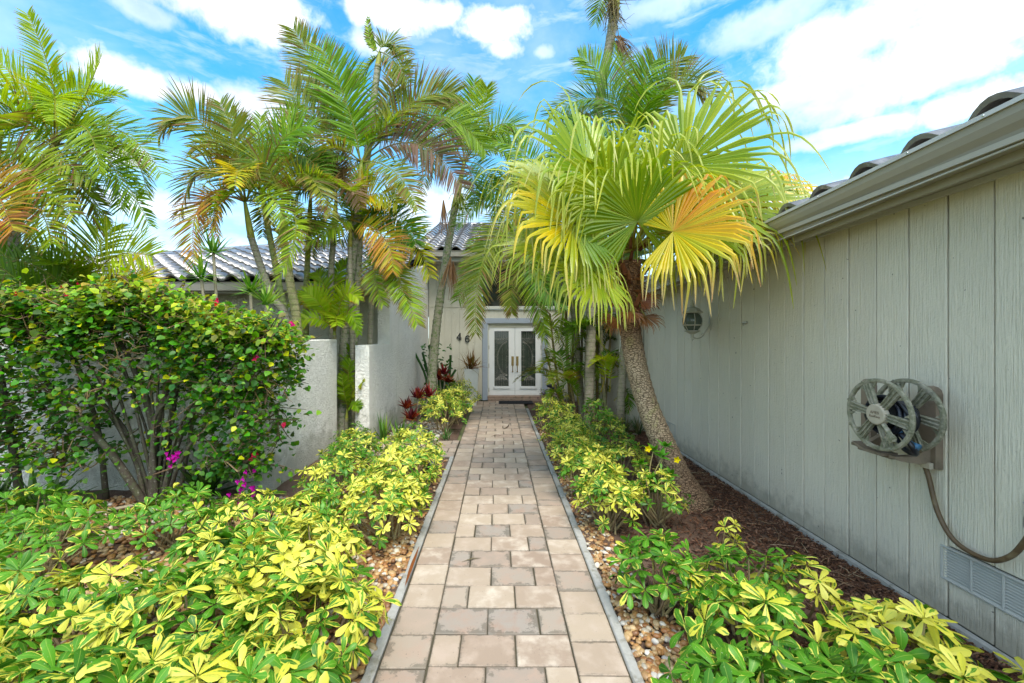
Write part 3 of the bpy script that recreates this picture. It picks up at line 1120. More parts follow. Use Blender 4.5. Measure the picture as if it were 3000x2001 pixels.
# crawl-space vents
def louvre(name, y0, y1, z0, z1, panels, label):
    t_ = thing(name, (WX - .02, (y0 + y1) / 2, (z0 + z1) / 2), label, 'vent')
    q = MB()
    q.box(WX - .006, WX + .004, y0, y1, z0, z1)
    q.obj('recess', M['dark'], t_)
    fr = MB()
    w = .012
    fr.box(WX - .031, WX - .008, y0 - w, y1 + w, z1, z1 + w, .002)
    fr.box(WX - .031, WX - .008, y0 - w, y1 + w, z0 - w, z0, .002)
    fr.box(WX - .031, WX - .008, y0 - w, y0, z0 + .0005, z1 - .0005, .002)
    fr.box(WX - .031, WX - .008, y1, y1 + w, z0 + .0005, z1 - .0005, .002)
    pw = (y1 - y0) / panels
    for k in range(1, panels):
        fr.box(WX - .029, WX - .009, y0 + k * pw - .006, y0 + k * pw + .006, z0 + .0005, z1 - .0005, .002)
    fr.obj('frame', M['vent'], t_)
    ns = max(7, int((z1 - z0) / .0155))
    sm = MB()
    dz = (z1 - z0) / ns
    sm.add([(-.006, -pw / 2 + .007, 0), (.010, -pw / 2 + .007, dz * .62), (.010, pw / 2 - .007, dz * .62), (-.006, pw / 2 - .007, 0), (-.006, -pw / 2 + .007, dz * .22), (-.006, pw / 2 - .007, dz * .22), (.010, -pw / 2 + .007, dz * .84), (.010, pw / 2 - .007, dz * .84)],
           [(0, 1, 2, 3), (0, 3, 5, 4), (4, 5, 7, 6)])
    sme = sm.mesh('slat', M['vent'])
    for k in range(panels):
        for s_ in range(ns):
            inst('slat', sme, t_, (WX - .019, y0 + (k + .5) * pw, z0 + s_ * dz))
    return t_


louvre('wall_vent', 1.92, 2.525, .272, .455, 4, 'wide louvred vent low on the taupe wall under the hanging hose')
louvre('wall_vent', 6.34, 6.72, .205, .37, 1, 'small louvred vent low on the taupe wall behind the leaning palm trunk')

# ------------------------------------------------------------------ main house
house = thing('house', (-1, 11.3, 0), 'pale house with dark barrel tile roofs and white double entry doors', 'house')
DW = 11.29
# entry wall core with an opening for the clerestory
mb = MB()
mb.box(-1.9, -.52, DW + .02, DW + .16, -.1, 3.85)
mb.box(2.0, 2.40, DW + .02, DW + .16, -.1, 3.85)
mb.box(-.52, 2.0, DW + .02, DW + .16, 2.0, 2.50)
mb.box(-.52, -.47, DW + .02, DW + .16, -.1, 2.0)
mb.box(1.42, 2.0, DW + .02, DW + .16, -.1, 2.0)
mb.box(-.52, 2.0, DW + .02, DW + .16, 3.70, 3.85)
mb.box(2.403, 2.56, 7.99, DW + .16, -.1, 3.85)
mb.obj('entry_wall', M['siding_door'], house)
DB = .2105


def vboards(x0, x1, z0, z1):
    x = x0
    while x < x1 - .02:
        xe = min(x + DB, x1)
        q = MB()
        q.box(x + .003, xe - .003, DW, DW + .018, z0, z1, .003)
        o_ = q.obj('board', M['siding_door'], house)
        x = xe


off = (1340 / 1.276 - CX) / F * DW
xb = -1.895
vboards(-1.895, -.425, .0, 2.545)
vboards(-1.895, -.425, 2.56, 3.72)
vboards(-.42, 1.375, 2.145, 2.50)
vboards(1.375, 2.398, .0, 2.50)
mb = MB()
mb.box(-.42, 2.398, DW - .05, DW + .018, 2.503, 2.585, .004)
mb.obj('ledge_cap', M['white_trim'], house)
win = MB()
win.box(-.42, 2.398, DW + .06, DW + .08, 2.59, 3.70)
w_ = win.obj('window', M['clerestory'], house)
q = MB()
for x in (-.42, .55, 1.50, 2.36):
    q.box(x, x + .045, DW + .02, DW + .055, 2.588, 3.72, .003)
q.obj('mullion', M['number'], w_)
# door frame
fx0, fx1, fz = (1413.4 - 1458) / 1200 * DW, (1604 - 1458) / 1200 * DW, H + (986 - 932) / 1200 * DW
ix0, ix1, izz = (1428.5 - 1458) / 1200 * DW, (1589 - 1458) / 1200 * DW, H + (986 - 947) / 1200 * DW
mb = MB()
mb.box(fx0, ix0, DW - .035, DW + .06, .0, izz - .001, .004)
mb.box(ix1, fx1, DW - .035, DW + .06, .0, izz - .001, .004)
mb.box(fx0, fx1, DW - .036, DW + .06, izz, fz, .004)
mb.obj('door_frame', M['frame_blue'], house)
mb = MB()
mb.box(ix0 + .001, ix0 + .03, DW + .0, DW + .12, .125, izz - .002)
mb.box(ix1 - .03, ix1 - .001, DW + .0, DW + .12, .125, izz - .002)
mb.box(ix0 + .031, ix1 - .031, DW + .0, DW + .12, izz - .034, izz - .003)
mb.obj('jamb', M['white_trim'], house)
mb = MB()
mb.box(fx0 + .15, fx1 - .15, DW - .16, DW + .12, -.03, .058, .006)
o_ = mb.obj('door_step', M['step'], house)
mb = MB()
mb.box(ix0, ix1, DW - .11, DW + .13, .06, .118, .006)
o_ = mb.obj('door_step', M['step'], house)
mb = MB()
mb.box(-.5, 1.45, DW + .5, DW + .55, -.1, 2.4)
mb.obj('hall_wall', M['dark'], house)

dz0, dz1 = .128, izz - .036
xl0, xl1 = ix0 + .033, (ix0 + ix1) / 2 - .003
xr0, xr1 = (ix0 + ix1) / 2 + .003, ix1 - .033


def leaf_door(x0, x1, side, label):
    gx0, gx1 = x0 + (x1 - x0) * .215, x0 + (x1 - x0) * .765
    if side > 0:
        gx0, gx1 = x1 - (gx1 - x0), x1 - (gx0 - x0)
    gz0, gz1 = H - 146 / 1200 * DW, H + 16 / 1200 * DW
    q = MB()
    ya, yb = DW + .03, DW + .075
    q.box(x0, gx0, ya, yb, dz0, dz1, .003)
    q.box(gx1, x1, ya, yb, dz0, dz1, .003)
    q.box(gx0 - .002, gx1 + .002, ya + .001, yb, dz0 + .0005, gz0, .002)
    q.box(gx0 - .002, gx1 + .002, ya + .001, yb, gz1, dz1 - .0005, .002)
    d = q.obj('door', M['door_white'], house)
    d['label'] = label
    q = MB()                                      # raised moulding round the glass
    w = .032
    q.prism([(gx0 - w, gz0 - w - .03), (gx1 + w, gz0 - w - .03), (gx1, gz0), (gx0, gz0)], 'y', ya - .020, ya + .01)
    q.prism([(gx0 - w * .6, gz1 + w), (gx0, gz1), (gx1, gz1), (gx1 + w * .6, gz1 + w)], 'y', ya - .018, ya + .01)
    q.prism([(gx0 - w, gz0 - w), (gx0 - .001, gz0 + .002), (gx0 - .001, gz1 - .002), (gx0 - w * .6, gz1 + w * .9)], 'y', ya - .017, ya + .01)
    q.prism([(gx1 + w, gz0 - w), (gx1 + w * .6, gz1 + w * .9), (gx1 + .001, gz1 - .002), (gx1 + .001, gz0 + .002)], 'y', ya - .017, ya + .01)
    q.obj('moulding', M['door_white'], d)
    q = MB()
    q.box(gx0 + .001, gx1 - .001, ya + .018, ya + .026, gz0 + .001, gz1 - .001)
    q.obj('pane', M['glass'], d)
    # leaded pattern: bundles of bars top and bottom, stepped blocks and half an oval
    q = MB()
    gw, gh = gx1 - gx0, gz1 - gz0
    yy = ya + .0135
    t = .0035

    def bar(xa, za, xb_, zb):
        q.tube([(xa, yy, za), (xb_, yy, zb)], t, 4, cap=False)
    for k in range(1, 8):
        xx = gx0 + gw * k / 8
        bar(xx, gz0, xx, gz0 + gh * (.10 + .03 * (4 - abs(4 - k)) * .6))
        bar(xx, gz1, xx, gz1 - gh * (.12 + .02 * (k % 3)))
    for k in range(5):
        zz = gz0 + gh * (.115 + .022 * k)
        ins = gw * .085 * k
        bar(gx0 + ins, zz, gx1 - ins, zz)
        zz = gz1 - gh * (.135 + .024 * k)
        bar(gx0 + ins * .6, zz, gx1 - ins * .6, zz)
    for dr, tt in ((0, .006), (.022, .004)):
        pts = []
        for k in range(19):
            a = math.radians(-82 + 164 * k / 18)
            rx, rz = gw * .80 - dr, gh * .315 - dr
            cx_ = gx1 if side < 0 else gx0
            pts.append((cx_ - (-side) * rx * math.cos(a), yy, gz0 + gh * .5 + rz * math.sin(a)))
        q.tube(pts, tt, 4, cap=False)
    for k in (.18, .55, .82):
        xx = gx0 + gw * k
        bar(xx, gz0 + gh * .23, xx, gz1 - gh * .25)
    for k in (.35, .46, .54, .66):
        bar(gx0, gz0 + gh * k, gx0 + gw * (.3 if side > 0 else .2), gz0 + gh * k)
        bar(gx1 - gw * .2, gz0 + gh * k, gx1, gz0 + gh * k)
    q.obj('leaded_bar', M['came'], d)
    # handle
    hx = x1 - .062 if side < 0 else x0 + .062
    q = MB()
    hz0, hz1 = H - (1091 - 986) / 1200 * DW, H - (1044 - 986) / 1200 * DW
    hm = lerp(hz0, hz1, .42)
    q.box(hx - .034, hx + .034, ya - .012, ya, hm, hz1, .003)
    q.lathe((hx, ya - .012, hz1 - .07), [(.017, 0), (.015, -.014), (0, -.016)], 10, 'y')
    q.tube(smoothline([(hx, ya - .01, hm + .04), (hx, ya - .055, hm), (hx, ya - .06, hz0 + .09), (hx, ya - .045, hz0 + .03), (hx, ya - .004, hz0 + .02)], 12), .011, 8)
    q.lathe((hx, ya, hz0 + .02), [(.022, -.008), (.016, -.014), (0, -.016)], 10, 'y')
    q.tube([(hx, ya - .012, hm + .06), (hx, ya - .05, hm + .075)], .008, 6)
    q.obj('handle', M['brass'], d, smooth=False)
    ex = x0 if side < 0 else x1
    for zz in (.28, .95, 1.45, 1.98):
        q = MB()
        q.lathe((ex, ya - .006, zz), [(0, -.055), (.009, -.055), (.009, .055), (0, .055)], 8)
        q.obj('hinge', M['hinge'], d)


leaf_door(xl0, xl1, -1, 'white left door leaf with leaded glass')
leaf_door(xr0, xr1, 1, 'white right door leaf with leaded glass')

# eaves of the entry
mb = MB()
mb.box(-1.93, 3.4, 10.72, DW + .02, 3.72, 3.74)
mb.obj('soffit', M['soffit'], house)
mb = MB()
mb.box(-1.90, 3.4, 10.79, 10.82, 3.742, 3.96, .003)
mb.obj('fascia', M['gutter_light'], house)
gp = [(0, 0), (0, .135), (-.012, .142), (-.012, .150), (.02, .150), (.02, .13), (.10, .13), (.10, 0)]
mb = MB()
mb.prism([(10.665 + a, 3.84 + b) for a, b in gp], 'x', -1.93, 3.4)
mb.obj('gutter', M['trim_taupe'], house)
mb = MB()
mb.prism([(7.33 + a, 2.575 + b) for a, b in gp], 'x', -10.5, -1.935)
mb.obj('gutter', M['trim_taupe'], house)
mb = MB()
mb.box(-10.5, -2.06, 7.47, 7.92, 2.555, 2.575)
mb.obj('soffit', M['soffit'], house)
mb = MB()
mb.box(-10.5, -2.03, 7.441, 7.465, 2.54, 2.72, .003)
mb.obj('fascia', M['trim_taupe'], house)
mb = MB()
mb.box(-10.2, -2.13, 7.9, 8.1, -.1, 2.553)
mb.obj('front_wall', M['stucco_cream'], house)

# roofs
S1 = .335
a1 = math.atan(S1)
HIPX, EY, EZ = -12.0, 7.36, 2.745
RMAX = 6.6
mb = MB()
ax = HIPX + RMAX
mb.add([(HIPX, EY + .03, EZ - .01), (-1.98, EY + .03, EZ - .01), (-1.98, EY + RMAX, EZ + S1 * RMAX - .01), (ax, EY + RMAX, EZ + S1 * RMAX - .01), (HIPX, EY + 2 * RMAX, EZ - .01), (-1.98, EY + 2 * RMAX, EZ - .01)],
       [(0, 1, 2, 3), (3, 2, 5, 4), (0, 3, 4)])
r1 = mb.obj('roof', M['deck'], house)
r1['label'] = 'low left roof with white glinting grey barrel tiles'
spots = []
for k in range(int(RMAX / math.cos(a1) / TEXP)):
    run = (k + .3) * TEXP * math.cos(a1)
    x = -2.02 - TW
    while x > -10.0:
        if x > HIPX + run + .1:
            spots.append((x, k))
        x -= TW
roof_tiles(r1, (0, EY, EZ), (1, 0, 0), (0, math.cos(a1), math.sin(a1)), (0, -math.sin(a1), math.cos(a1)), spots, TILE2, TV2, TF2, 190)


def ridge(roof, A, B, n):
    A, B = Vector(A), Vector(B)
    d = (B - A).normalized()
    L = (B - A).length / n
    q = MB()
    m_ = 7
    v, f = [], []
    for (yy, s) in ((0, 1.0), (L * 1.12, .86)):
        for rr in (.105 * s, .085 * s):
            for k in range(m_):
                a = math.pi * k / (m_ - 1)
                v.append((math.cos(a) * rr, yy, math.sin(a) * rr * .9))
    for k in range(m_ - 1):
        f.append((k, k + 1, 2 * m_ + k + 1, 2 * m_ + k)[::-1])
        f.append((k, m_ + k, m_ + k + 1, k + 1)[::-1])
    q.add(v, f)
    me = q.mesh('ridge_tile', M['tile'], False)
    sx = d.cross(Vector((0, 0, 1))).normalized()
    up = sx.cross(d)
    rot = Matrix((sx, d, up)).transposed().to_quaternion()
    for k in range(n):
        inst('ridge_tile', me, roof, A + d * (k * L) + up * .03, rot)


ridge(r1, (HIPX + .4, EY + .4, EZ + S1 * .4), (ax, EY + RMAX, EZ + S1 * RMAX), 24)
ridge(r1, (ax, EY + RMAX, EZ + S1 * RMAX), (-2.0, EY + RMAX, EZ + S1 * RMAX), 9)
S2 = .40
a2 = math.atan(S2)
RM2 = 5.4
mb = MB()
mb.add([(-2.3, 10.72, 3.97), (3.5, 10.72, 3.97), (3.5, 10.72 + RM2, 3.97 + S2 * RM2), (-2.3, 10.72 + RM2, 3.97 + S2 * RM2), (-2.3, 10.72 + 2 * RM2, 3.97), (3.5, 10.72 + 2 * RM2, 3.97)],
       [(0, 1, 2, 3), (3, 2, 5, 4), (0, 3, 4), (1, 5, 2)])
r2 = mb.obj('roof', M['deck'], house)
r2['label'] = 'higher middle roof of dark barrel tiles above the entry'
spots = []
for k in range(int(RM2 / math.cos(a2) / TEXP)):
    for j in range(15):
        spots.append((-2.3 + j * TW, k))
roof_tiles(r2, (0, 10.70, 3.985), (1, 0, 0), (0, math.cos(a2), math.sin(a2)), (0, -math.sin(a2), math.cos(a2)), spots, TILE2, TV2, TF2, 105)
ridge(r2, (-2.3, 10.72 + RM2, 3.97 + S2 * RM2), (3.5, 10.72 + RM2, 3.97 + S2 * RM2), 15)

# house number
num = thing('house_number', (P(1066, 776, DW).x, DW - .01, P(1066, 776, DW).z), 'black numerals 4 and 6 on pale siding left of the doors', 'house number')


def numeral(ch, cx_, cz, h):
    q = MB()
    s = h / 1.0

    def stroke(pts, wd):
        for (a, b) in zip(pts[:-1], pts[1:]):
            ax_, az = a
            bx_, bz = b
            d = Vector((bx_ - ax_, bz - az))
            L = d.length
            d /= L
            nn = Vector((-d.y, d.x)) * wd / 2
            e = d * wd * .2
            pl = [(ax_ - e.x + nn.x, az - e.y + nn.y), (bx_ + e.x + nn.x, bz + e.y + nn.y), (bx_ + e.x - nn.x, bz + e.y - nn.y), (ax_ - e.x - nn.x, az - e.y - nn.y)]
            q.prism([(cx_ + p[0] * s, cz + p[1] * s) for p in pl], 'y', DW - .022 - R.random() * .002, DW - .004)
    if ch == '4':
        stroke([(.16, .5), (-.33, -.18)], .10)
        stroke([(-.36, -.2), (.36, -.2)], .13)
        stroke([(.15, .52), (.15, -.5)], .19)
        stroke([(-.05, -.46), (.35, -.46)], .09)
    else:
        pts = [(.24, .36), (.12, .47), (-.03, .46), (-.18, .33), (-.26, .1), (-.27, -.15), (-.2, -.36), (-.04, -.47), (.13, -.45), (.25, -.32), (.27, -.15), (.2, .02), (.05, .1), (-.1, .05), (-.2, -.06)]
        stroke(pts, .16)
    return q


nb = numeral('4', P(1054, 773, DW).x, P(1054, 773, DW).z, .185)
o_ = nb.obj('numeral', M['number'], num)
o_['label'] = 'black numeral 4'
nb = numeral('6', P(1073, 778, DW).x, P(1073, 778, DW).z, .185)
o_ = nb.obj('numeral', M['number'], num)
o_['label'] = 'black numeral 6'

mb = MB()
mxa, mxb = (1461 - 1458) / 1200 * 10.9, (1561 - 1458) / 1200 * 10.9
mb.box(mxa, mxb, 10.62, 11.06, .004, .018, .004)
for k in range(14):
    mb.box(mxa + .03, mxb - .03, 10.64 + k * .029, 10.655 + k * .029, .0175, .022)
tag(mb.obj('doormat', M['mat']), 'black rubber doormat lying before the double doors', 'doormat')

# ------------------------------------------------------------------ stucco walls
w1 = thing('stucco_wall', (-2.7, 5.5, 0), 'low white stucco wall behind the bougainvillea with its end by the walk', 'wall')
mb = MB()
mb.box(-7.5, -2.59, 4.74, 4.98, -.1, 1.712, .012)
mb.box(-2.83, -2.588, 4.983, 6.60, -.1, 1.705, .012)
mb.obj('wall_face', M['stucco'], w1)
w2 = thing('stucco_wall', (-2.0, 9, 0), 'tall white stucco wall stepping and sloping up to the entry roof', 'wall')


def wxa(y):
    return lerp(-2.07, -1.903, (y - 6.6) / (11.29 - 6.6))


mb = MB()
tops = [(6.6, 1.61), (7.70, 1.61), (7.702, 2.52), (9.2, 3.20), (11.27, 3.74)]
v, f = [], []
for (yy, zz) in tops:
    xx = wxa(yy)
    v += [(xx, yy, -.1), (xx, yy, zz), (xx - .225, yy, zz), (xx - .225, yy, -.1)]
for k in range(len(tops) - 1):
    a = k * 4
    for e in range(3):
        f.append((a + e, a + 4 + e, a + 5 + e, a + 1 + e)[::-1])
f += [(0, 1, 2, 3)[::-1], tuple(range(16, 20))]
mb.add(v, f)
mb.obj('wall_face', M['stucco'], w2)

# ------------------------------------------------------------------ wall lantern
lan = thing('wall_lantern', (2.47, 5.2, 1.93), 'weathered cream carriage lantern on a scrolled arm on the taupe wall', 'lamp')
LX, LY, LZ = 2.47, 5.2, 1.93
q = MB()
q.lathe((LX, LY, LZ), [(.066, .115), (.128, .118), (.132, .128), (.118, .138), (.085, .172), (.05, .19), (.03, .198), (.028, .205), (.03, .215), (.018, .225), (.022, .238), (.012, .252), (.008, .27), (.011, .278), (.0, .29)], 8)
q.obj('cap', M['lamp_paint'], lan)
q = MB()
q.lathe((LX, LY, LZ), [(.072, .112), (.095, .09), (.112, .05), (.115, .01), (.105, -.035), (.085, -.075), (.062, -.105)], 16)
q.obj('glass_globe', M['lamp_glass'], lan, smooth=True)
for k in range(6):
    a = math.pi / 3 * k + .35
    q = MB()
    pts = [(LX + math.cos(a) * r, LY + math.sin(a) * r, LZ + h) for r, h in ((.078, .115), (.102, .09), (.118, .05), (.121, .01), (.111, -.035), (.09, -.075), (.066, -.108))]
    q.tube(pts, .005, 5)
    q.obj('rib', M['lamp_paint'], lan)
q = MB()
q.lathe((LX, LY, LZ), [(.118, -.028), (.121, -.036), (.114, -.044), (.106, -.040)], 16)
q.lathe((LX, LY, LZ), [(.062, -.100), (.092, -.104), (.095, -.112), (.07, -.125), (.04, -.142), (.022, -.15), (.018, -.18), (.022, -.19), (.014, -.205), (.016, -.222), (.0, -.235)], 12)
q.obj('base_cup', M['lamp_paint'], lan)
q = MB()
q.tube(smoothline([(LX, LY, LZ - .185), (LX + .06, LY, LZ - .205), (LX + .12, LY, LZ - .185), (LX + .16, LY, LZ - .13), (LX + .21, LY + .02, LZ - .07), (WX - .03, LY + .06, LZ - .01)], 18), .009, 6)
q.tube(smoothline([(LX + .12, LY, LZ - .185), (LX + .15, LY, LZ - .16), (LX + .13, LY, LZ - .135), (LX + .115, LY, LZ - .16)], 8), .006, 5)
q.obj('arm', M['lamp_paint'], lan)
q = MB()
q.lathe((WX - .02, LY + .08, LZ), [(.0, -.022), (.03, -.02), (.045, -.008), (.05, .0)], 14, 'x')
q2 = MB()
q2.v = [(x, LY + .08 + (yy - LY - .08) * .8, LZ + (zz - LZ) * 2.1) for x, yy, zz in q.v]
q2.f, q2.c = q.f, q.c
q2.obj('wall_plate', M['lamp_paint'], lan)
q = MB()
q.tube([(LX, LY, LZ - .09), (LX, LY, LZ - .02)], .012, 8)
q.lathe((LX, LY, LZ), [(.012, -.02), (.028, .02), (.03, .045), (.018, .068), (0, .075)], 12)
q.obj('bulb', M['pot'], lan, smooth=True)

hk = thing('wall_hook', (WX - .02, 4.54, 1.91), 'small pale metal hook fixture on the taupe wall beside the lantern', 'hook')
q = MB()
q.box(WX - .045, WX - .021, 4.50, 4.58, 1.895, 1.915, .003)
q.tube([(WX - .03, 4.54, 1.895), (WX - .05, 4.54, 1.88), (WX - .05, 4.53, 1.87)], .005, 5)
q.obj('bracket', M['steel'], hk)

# ------------------------------------------------------------------ hose reel
reel = thing('hose_reel', (2.74, 2.6, 1.18), 'algae stained round hose reel mounted on the taupe wall', 'hose reel')
RY, RZ = 2.60, H - (1214 - 986) / 1200 * 2.6
RF, RB, RR = 2.418, 2.60, .228


def wheel(x, thick, sgn, name):
    q = MB()
    prof = [(RR * .885, -thick * .3), (RR * .90, -thick), (RR * .94, -thick * 1.15), (RR * .985, -thick), (RR, -thick * .3), (RR, thick * .5), (RR * .97, thick), (RR * .885, thick * .6), (RR * .885, -thick * .3)]
    q.lathe((x, RY, RZ), [(r, h) for r, h in prof], 40, 'x')
    for k in range(6):
        a = math.radians(8 + 60 * k)
        d = Vector((0, math.cos(a), math.sin(a)))
        s = Vector((0, -math.sin(a), math.cos(a)))
        c = Vector((x, RY, RZ))

        def pt(r, w, h):
            return c + d * r + s * w + Vector((h, 0, 0))
        w0, w1_ = .023, .031
        v = [pt(.055, -w0, .004), pt(.055, w0, .004), pt(RR * .90, w1_, .004), pt(RR * .90, -w1_, .004), pt(.055, -w0, -.007), pt(.055, w0, -.007), pt(RR * .90, w1_, -.007), pt(RR * .90, -w1_, -.007)]
        q.add(v, [(0, 1, 2, 3), (7, 6, 5, 4), (0, 4, 5, 1), (1, 5, 6, 2), (3, 7, 4, 0)])
        for w in (-1, 0, 1):
            ww, t_ = w * w0 * .8, .0042
            v = [pt(.06, ww - t_, -.007), pt(.06, ww + t_, -.007), pt(RR * .88, ww * 1.3 + t_, -.007), pt(RR * .88, ww * 1.3 - t_, -.007), pt(.06, ww - t_ * .6, -.016), pt(.06, ww + t_ * .6, -.016), pt(RR * .88, ww * 1.3 + t_ * .6, -.016), pt(RR * .88, ww * 1.3 - t_ * .6, -.016)]
            q.add(v, [(7, 6, 5, 4), (0, 4, 5, 1), (1, 5, 6, 2), (2, 6, 7, 3), (3, 7, 4, 0)])
        # gusset where the spoke meets the rim
        for w in (-1, 1):
            v = [pt(RR * .72, w * .037, -.006), pt(RR * .90, w * .040, -.006), pt(RR * .86, w * .066, -.006), pt(RR * .72, w * .037, .004), pt(RR * .90, w * .040, .004), pt(RR * .86, w * .066, .004)]
            q.add(v, [(0, 1, 2), (5, 4, 3), (0, 2, 5, 3), (1, 4, 5, 2)])
    for k in range(8):
        a = math.radians(20 + 45 * k)
        d = Vector((0, math.cos(a), math.sin(a)))
        c = Vector((x, RY, RZ)) + d * RR * .94
        s = Vector((0, -math.sin(a), math.cos(a)))
        q.tube([c - s * .016 + d * .012 + Vector((-thick * 1.1, 0, 0)), c + d * .002 + Vector((-thick * 1.3, 0, 0)), c + s * .018 + d * .010 + Vector((-thick * 1.1, 0, 0))], .004, 5)
    return q.obj(name, M['moldy'], reel)


fw = wheel(RF, .011, -1, 'wheel')
fw['label'] = 'front wheel'
rw = wheel(RB, .011, -1, 'wheel')
rw['label'] = 'rear wheel'
q = MB()
q.lathe((RF, RY, RZ), [(.0, -.026), (.058, -.0255), (.064, -.022), (.066, -.010), (.070, .0), (.07, .01)], 28, 'x')
hub = q.obj('hub', M['hub'], reel)


def lettering(txt, size, y, z):
    cu = bpy.data.curves.new('lettering', 'FONT')
    cu.body = txt
    cu.size = size
    cu.extrude = .0012
    cu.align_x = 'CENTER'
    cu.align_y = 'CENTER'
    cu.resolution_u = 2
    ob = bpy.data.objects.new('lettering', cu)
    COL.objects.link(ob)
    dg = bpy.context.evaluated_depsgraph_get()
    me = bpy.data.meshes.new_from_object(ob.evaluated_get(dg))
    bpy.data.objects.remove(ob)
    o = bpy.data.objects.new('lettering', me)
    me.materials.clear()
    me.materials.append(M['letter'])
    link(o, hub, (RF - .0265, y, z))
    # text plane XY -> face -X: right of text is -Y
    o.rotation_mode = 'QUATERNION'
    o.rotation_quaternion = Matrix(((0, 0, -1), (-1, 0, 0), (0, 1, 0))).to_quaternion()
    return o


M['letter'] = m_plain('worn_lettering', (0.17, 0.13, 0.09), 0.6, 0.3)
lettering('AMES', .025, RY, RZ + .012)
lettering('ReelEasy', .021, RY, RZ - .012)
q = MB()
a = math.radians(-50)
hd = Vector((0, -math.cos(a), math.sin(a)))
c = Vector((RF - .012, RY, RZ))
q.tube([c + hd * .07, c + hd * .15], .014, 6)
q.lathe(c + hd * .165, [(.0, -.030), (.020, -.028), (.026, -.018), (.026, .0)], 12, 'x')
for k in range(7):
    aa = 2 * math.pi * k / 7
    q.lathe(c + hd * .165 + Vector((-.01, math.cos(aa) * .024, math.sin(aa) * .024)), [(.0, -.018), (.006, -.016), (.007, .0)], 6, 'x')
q.obj('crank_handle', M['moldy'], reel)
q = MB()
q.lathe((0, RY, RZ), [(.0, RF + .005), (.085, RF + .005), (.085, RB - .005), (.0, RB - .005)], 20, 'x')
q.obj('drum', M['dark'], reel)
q = MB()                                          # black hose wound on the drum
pts = []
for k in range(150):
    t_ = k / 149
    a = 2 * math.pi * 6.5 * t_
    x = RF + .03 + (RB - RF - .06) * (.5 + .5 * math.sin(a / 2.2))
    r = .095 + .03 * t_
    pts.append((x, RY + r * math.cos(a), RZ + r * math.sin(a) - .01))
q.tube(pts, .012, 6)
q.tube(smoothline([(RF + .04, RY - .10, RZ - .10), (RF + .05, RY - .16, RZ - .16), (RF + .1, RY - .13, RZ - .215), (RF + .14, RY - .02, RZ - .21), (RF + .15, RY + .06, RZ - .14)], 20), .016, 8)
q.obj('wound_hose', M['black_hose'], reel, smooth=True)
nz = thing('hose_nozzle', (RF + .07, RY - .1, RZ - .08), 'blue and red hose nozzle tucked between the reel wheels', 'nozzle')
q = MB()
q.tube(smoothline([(RF + .06, RY - .06, RZ - .03), (RF + .06, RY - .085, RZ - .10), (RF + .07, RY - .13, RZ - .15), (RF + .075, RY - .175, RZ - .165)], 10), [.013] * 6 + [.016, .017, .02, .021, .022], 8)
q.obj('body', M['blue_plastic'], nz, smooth=True)
q = MB()
q.tube([(RF + .06, RY - .055, RZ - .02), (RF + .06, RY - .06, RZ + .01)], .015, 10)
q.obj('collar', M['steel'], nz)
q = MB()
q.tube([(RF + .06, RY - .06, RZ + .011), (RF + .06, RY - .055, RZ + .034)], .020, 10)
q.tube([(RF + .06, RY + .01, RZ + .012), (RF + .06, RY + .012, RZ + .034)], .020, 10)
q.obj('coupling', M['red_plastic'], nz)
# wall bracket: two posts, cross arms and tray
q = MB()
for (ya, yb, z0, z1, zt) in ((2.525, 2.635, .93, 1.44, 1), (2.965, 3.045, 1.0, 1.44, 0)):
    yc, hw = (ya + yb) / 2, (yb - ya) / 2
    pl = [(yc - hw, z0), (yc + hw, z0), (yc + hw * 1.0, z1 - .06)]
    for k in range(7):
        a = math.pi * k / 6
        pl.append((yc + hw * math.cos(a), z1 - .05 + .05 * math.sin(a)))
    pl.append((yc - hw, z1 - .06))
    q.prism(pl, 'x', 2.70, WX - .022)
    q.lathe((2.70, yc, z1 - .05), [(.0, -.012), (.018, -.010), (.020, .0)], 10, 'x')
q.box(2.735, WX - .024, 2.636, 2.964, 1.15, 1.21, .006)
q.prism([(2.70, 1.06), (2.70, .96), (2.62, .955), (2.52, .97), (2.48, .985), (2.48, 1.0), (2.60, 1.0)], 'y', 2.555, 2.60)
q.prism([(2.74, 1.10), (2.74, .98), (2.62, .97), (2.52, .98), (2.49, .99), (2.49, 1.01), (2.60, 1.02)], 'y', 2.85, 2.885)
q.box(2.50, 2.56, 2.601, 2.849, .968, .985, .004)
q.obj('bracket', M['taupe_plastic'], reel)
q = MB()
q.prism([(2.62, .985), (2.74, .985), (2.80, 1.0), (2.83, 1.03), (2.80, 1.02), (2.74, 1.003), (2.62, 1.003)], 'x', 2.45, 2.56)
o_ = q.obj('tray', M['taupe_plastic'], reel)
q = MB()
q.box(2.675, 2.70, 2.535, 2.60, .925, .965, .003)
q.obj('broken_clip', M['hub'], reel)

HS = [(2701, 1318), (2716, 1382), (2747, 1499), (2798, 1586), (2890, 1639), (2956, 1632), (3000, 1591), (3030, 1540)]
pts = []
for (u, v_) in HS:
    Y = 2.70 * 1200 / (u - 1458)
    pts.append((2.70, Y, H - (v_ - 986) / 1200 * Y))
pts[0] = (2.66, pts[0][1], pts[0][2])
q = MB()
q.tube(smoothline(pts, 40), .0135, 10)
tag(q.obj('garden_hose', M['brown_hose'], smooth=True), 'brown garden hose sagging from the reel past the louvred vent', 'hose')
fy = 2.70 * 1200 / (3012 - 1458)
fau = thing('faucet', (WX - .02, 2.075, .86), 'old metal outdoor tap on the taupe wall at the hose end', 'faucet')
q = MB()
q.tube([(WX - .02, 2.075, .86), (WX - .07, 2.075, .86), (WX - .09, 2.075, .83), (WX - .09, 2.075, .78)], .012, 8)
q.obj('spout', M['steel'], fau)
q = MB()
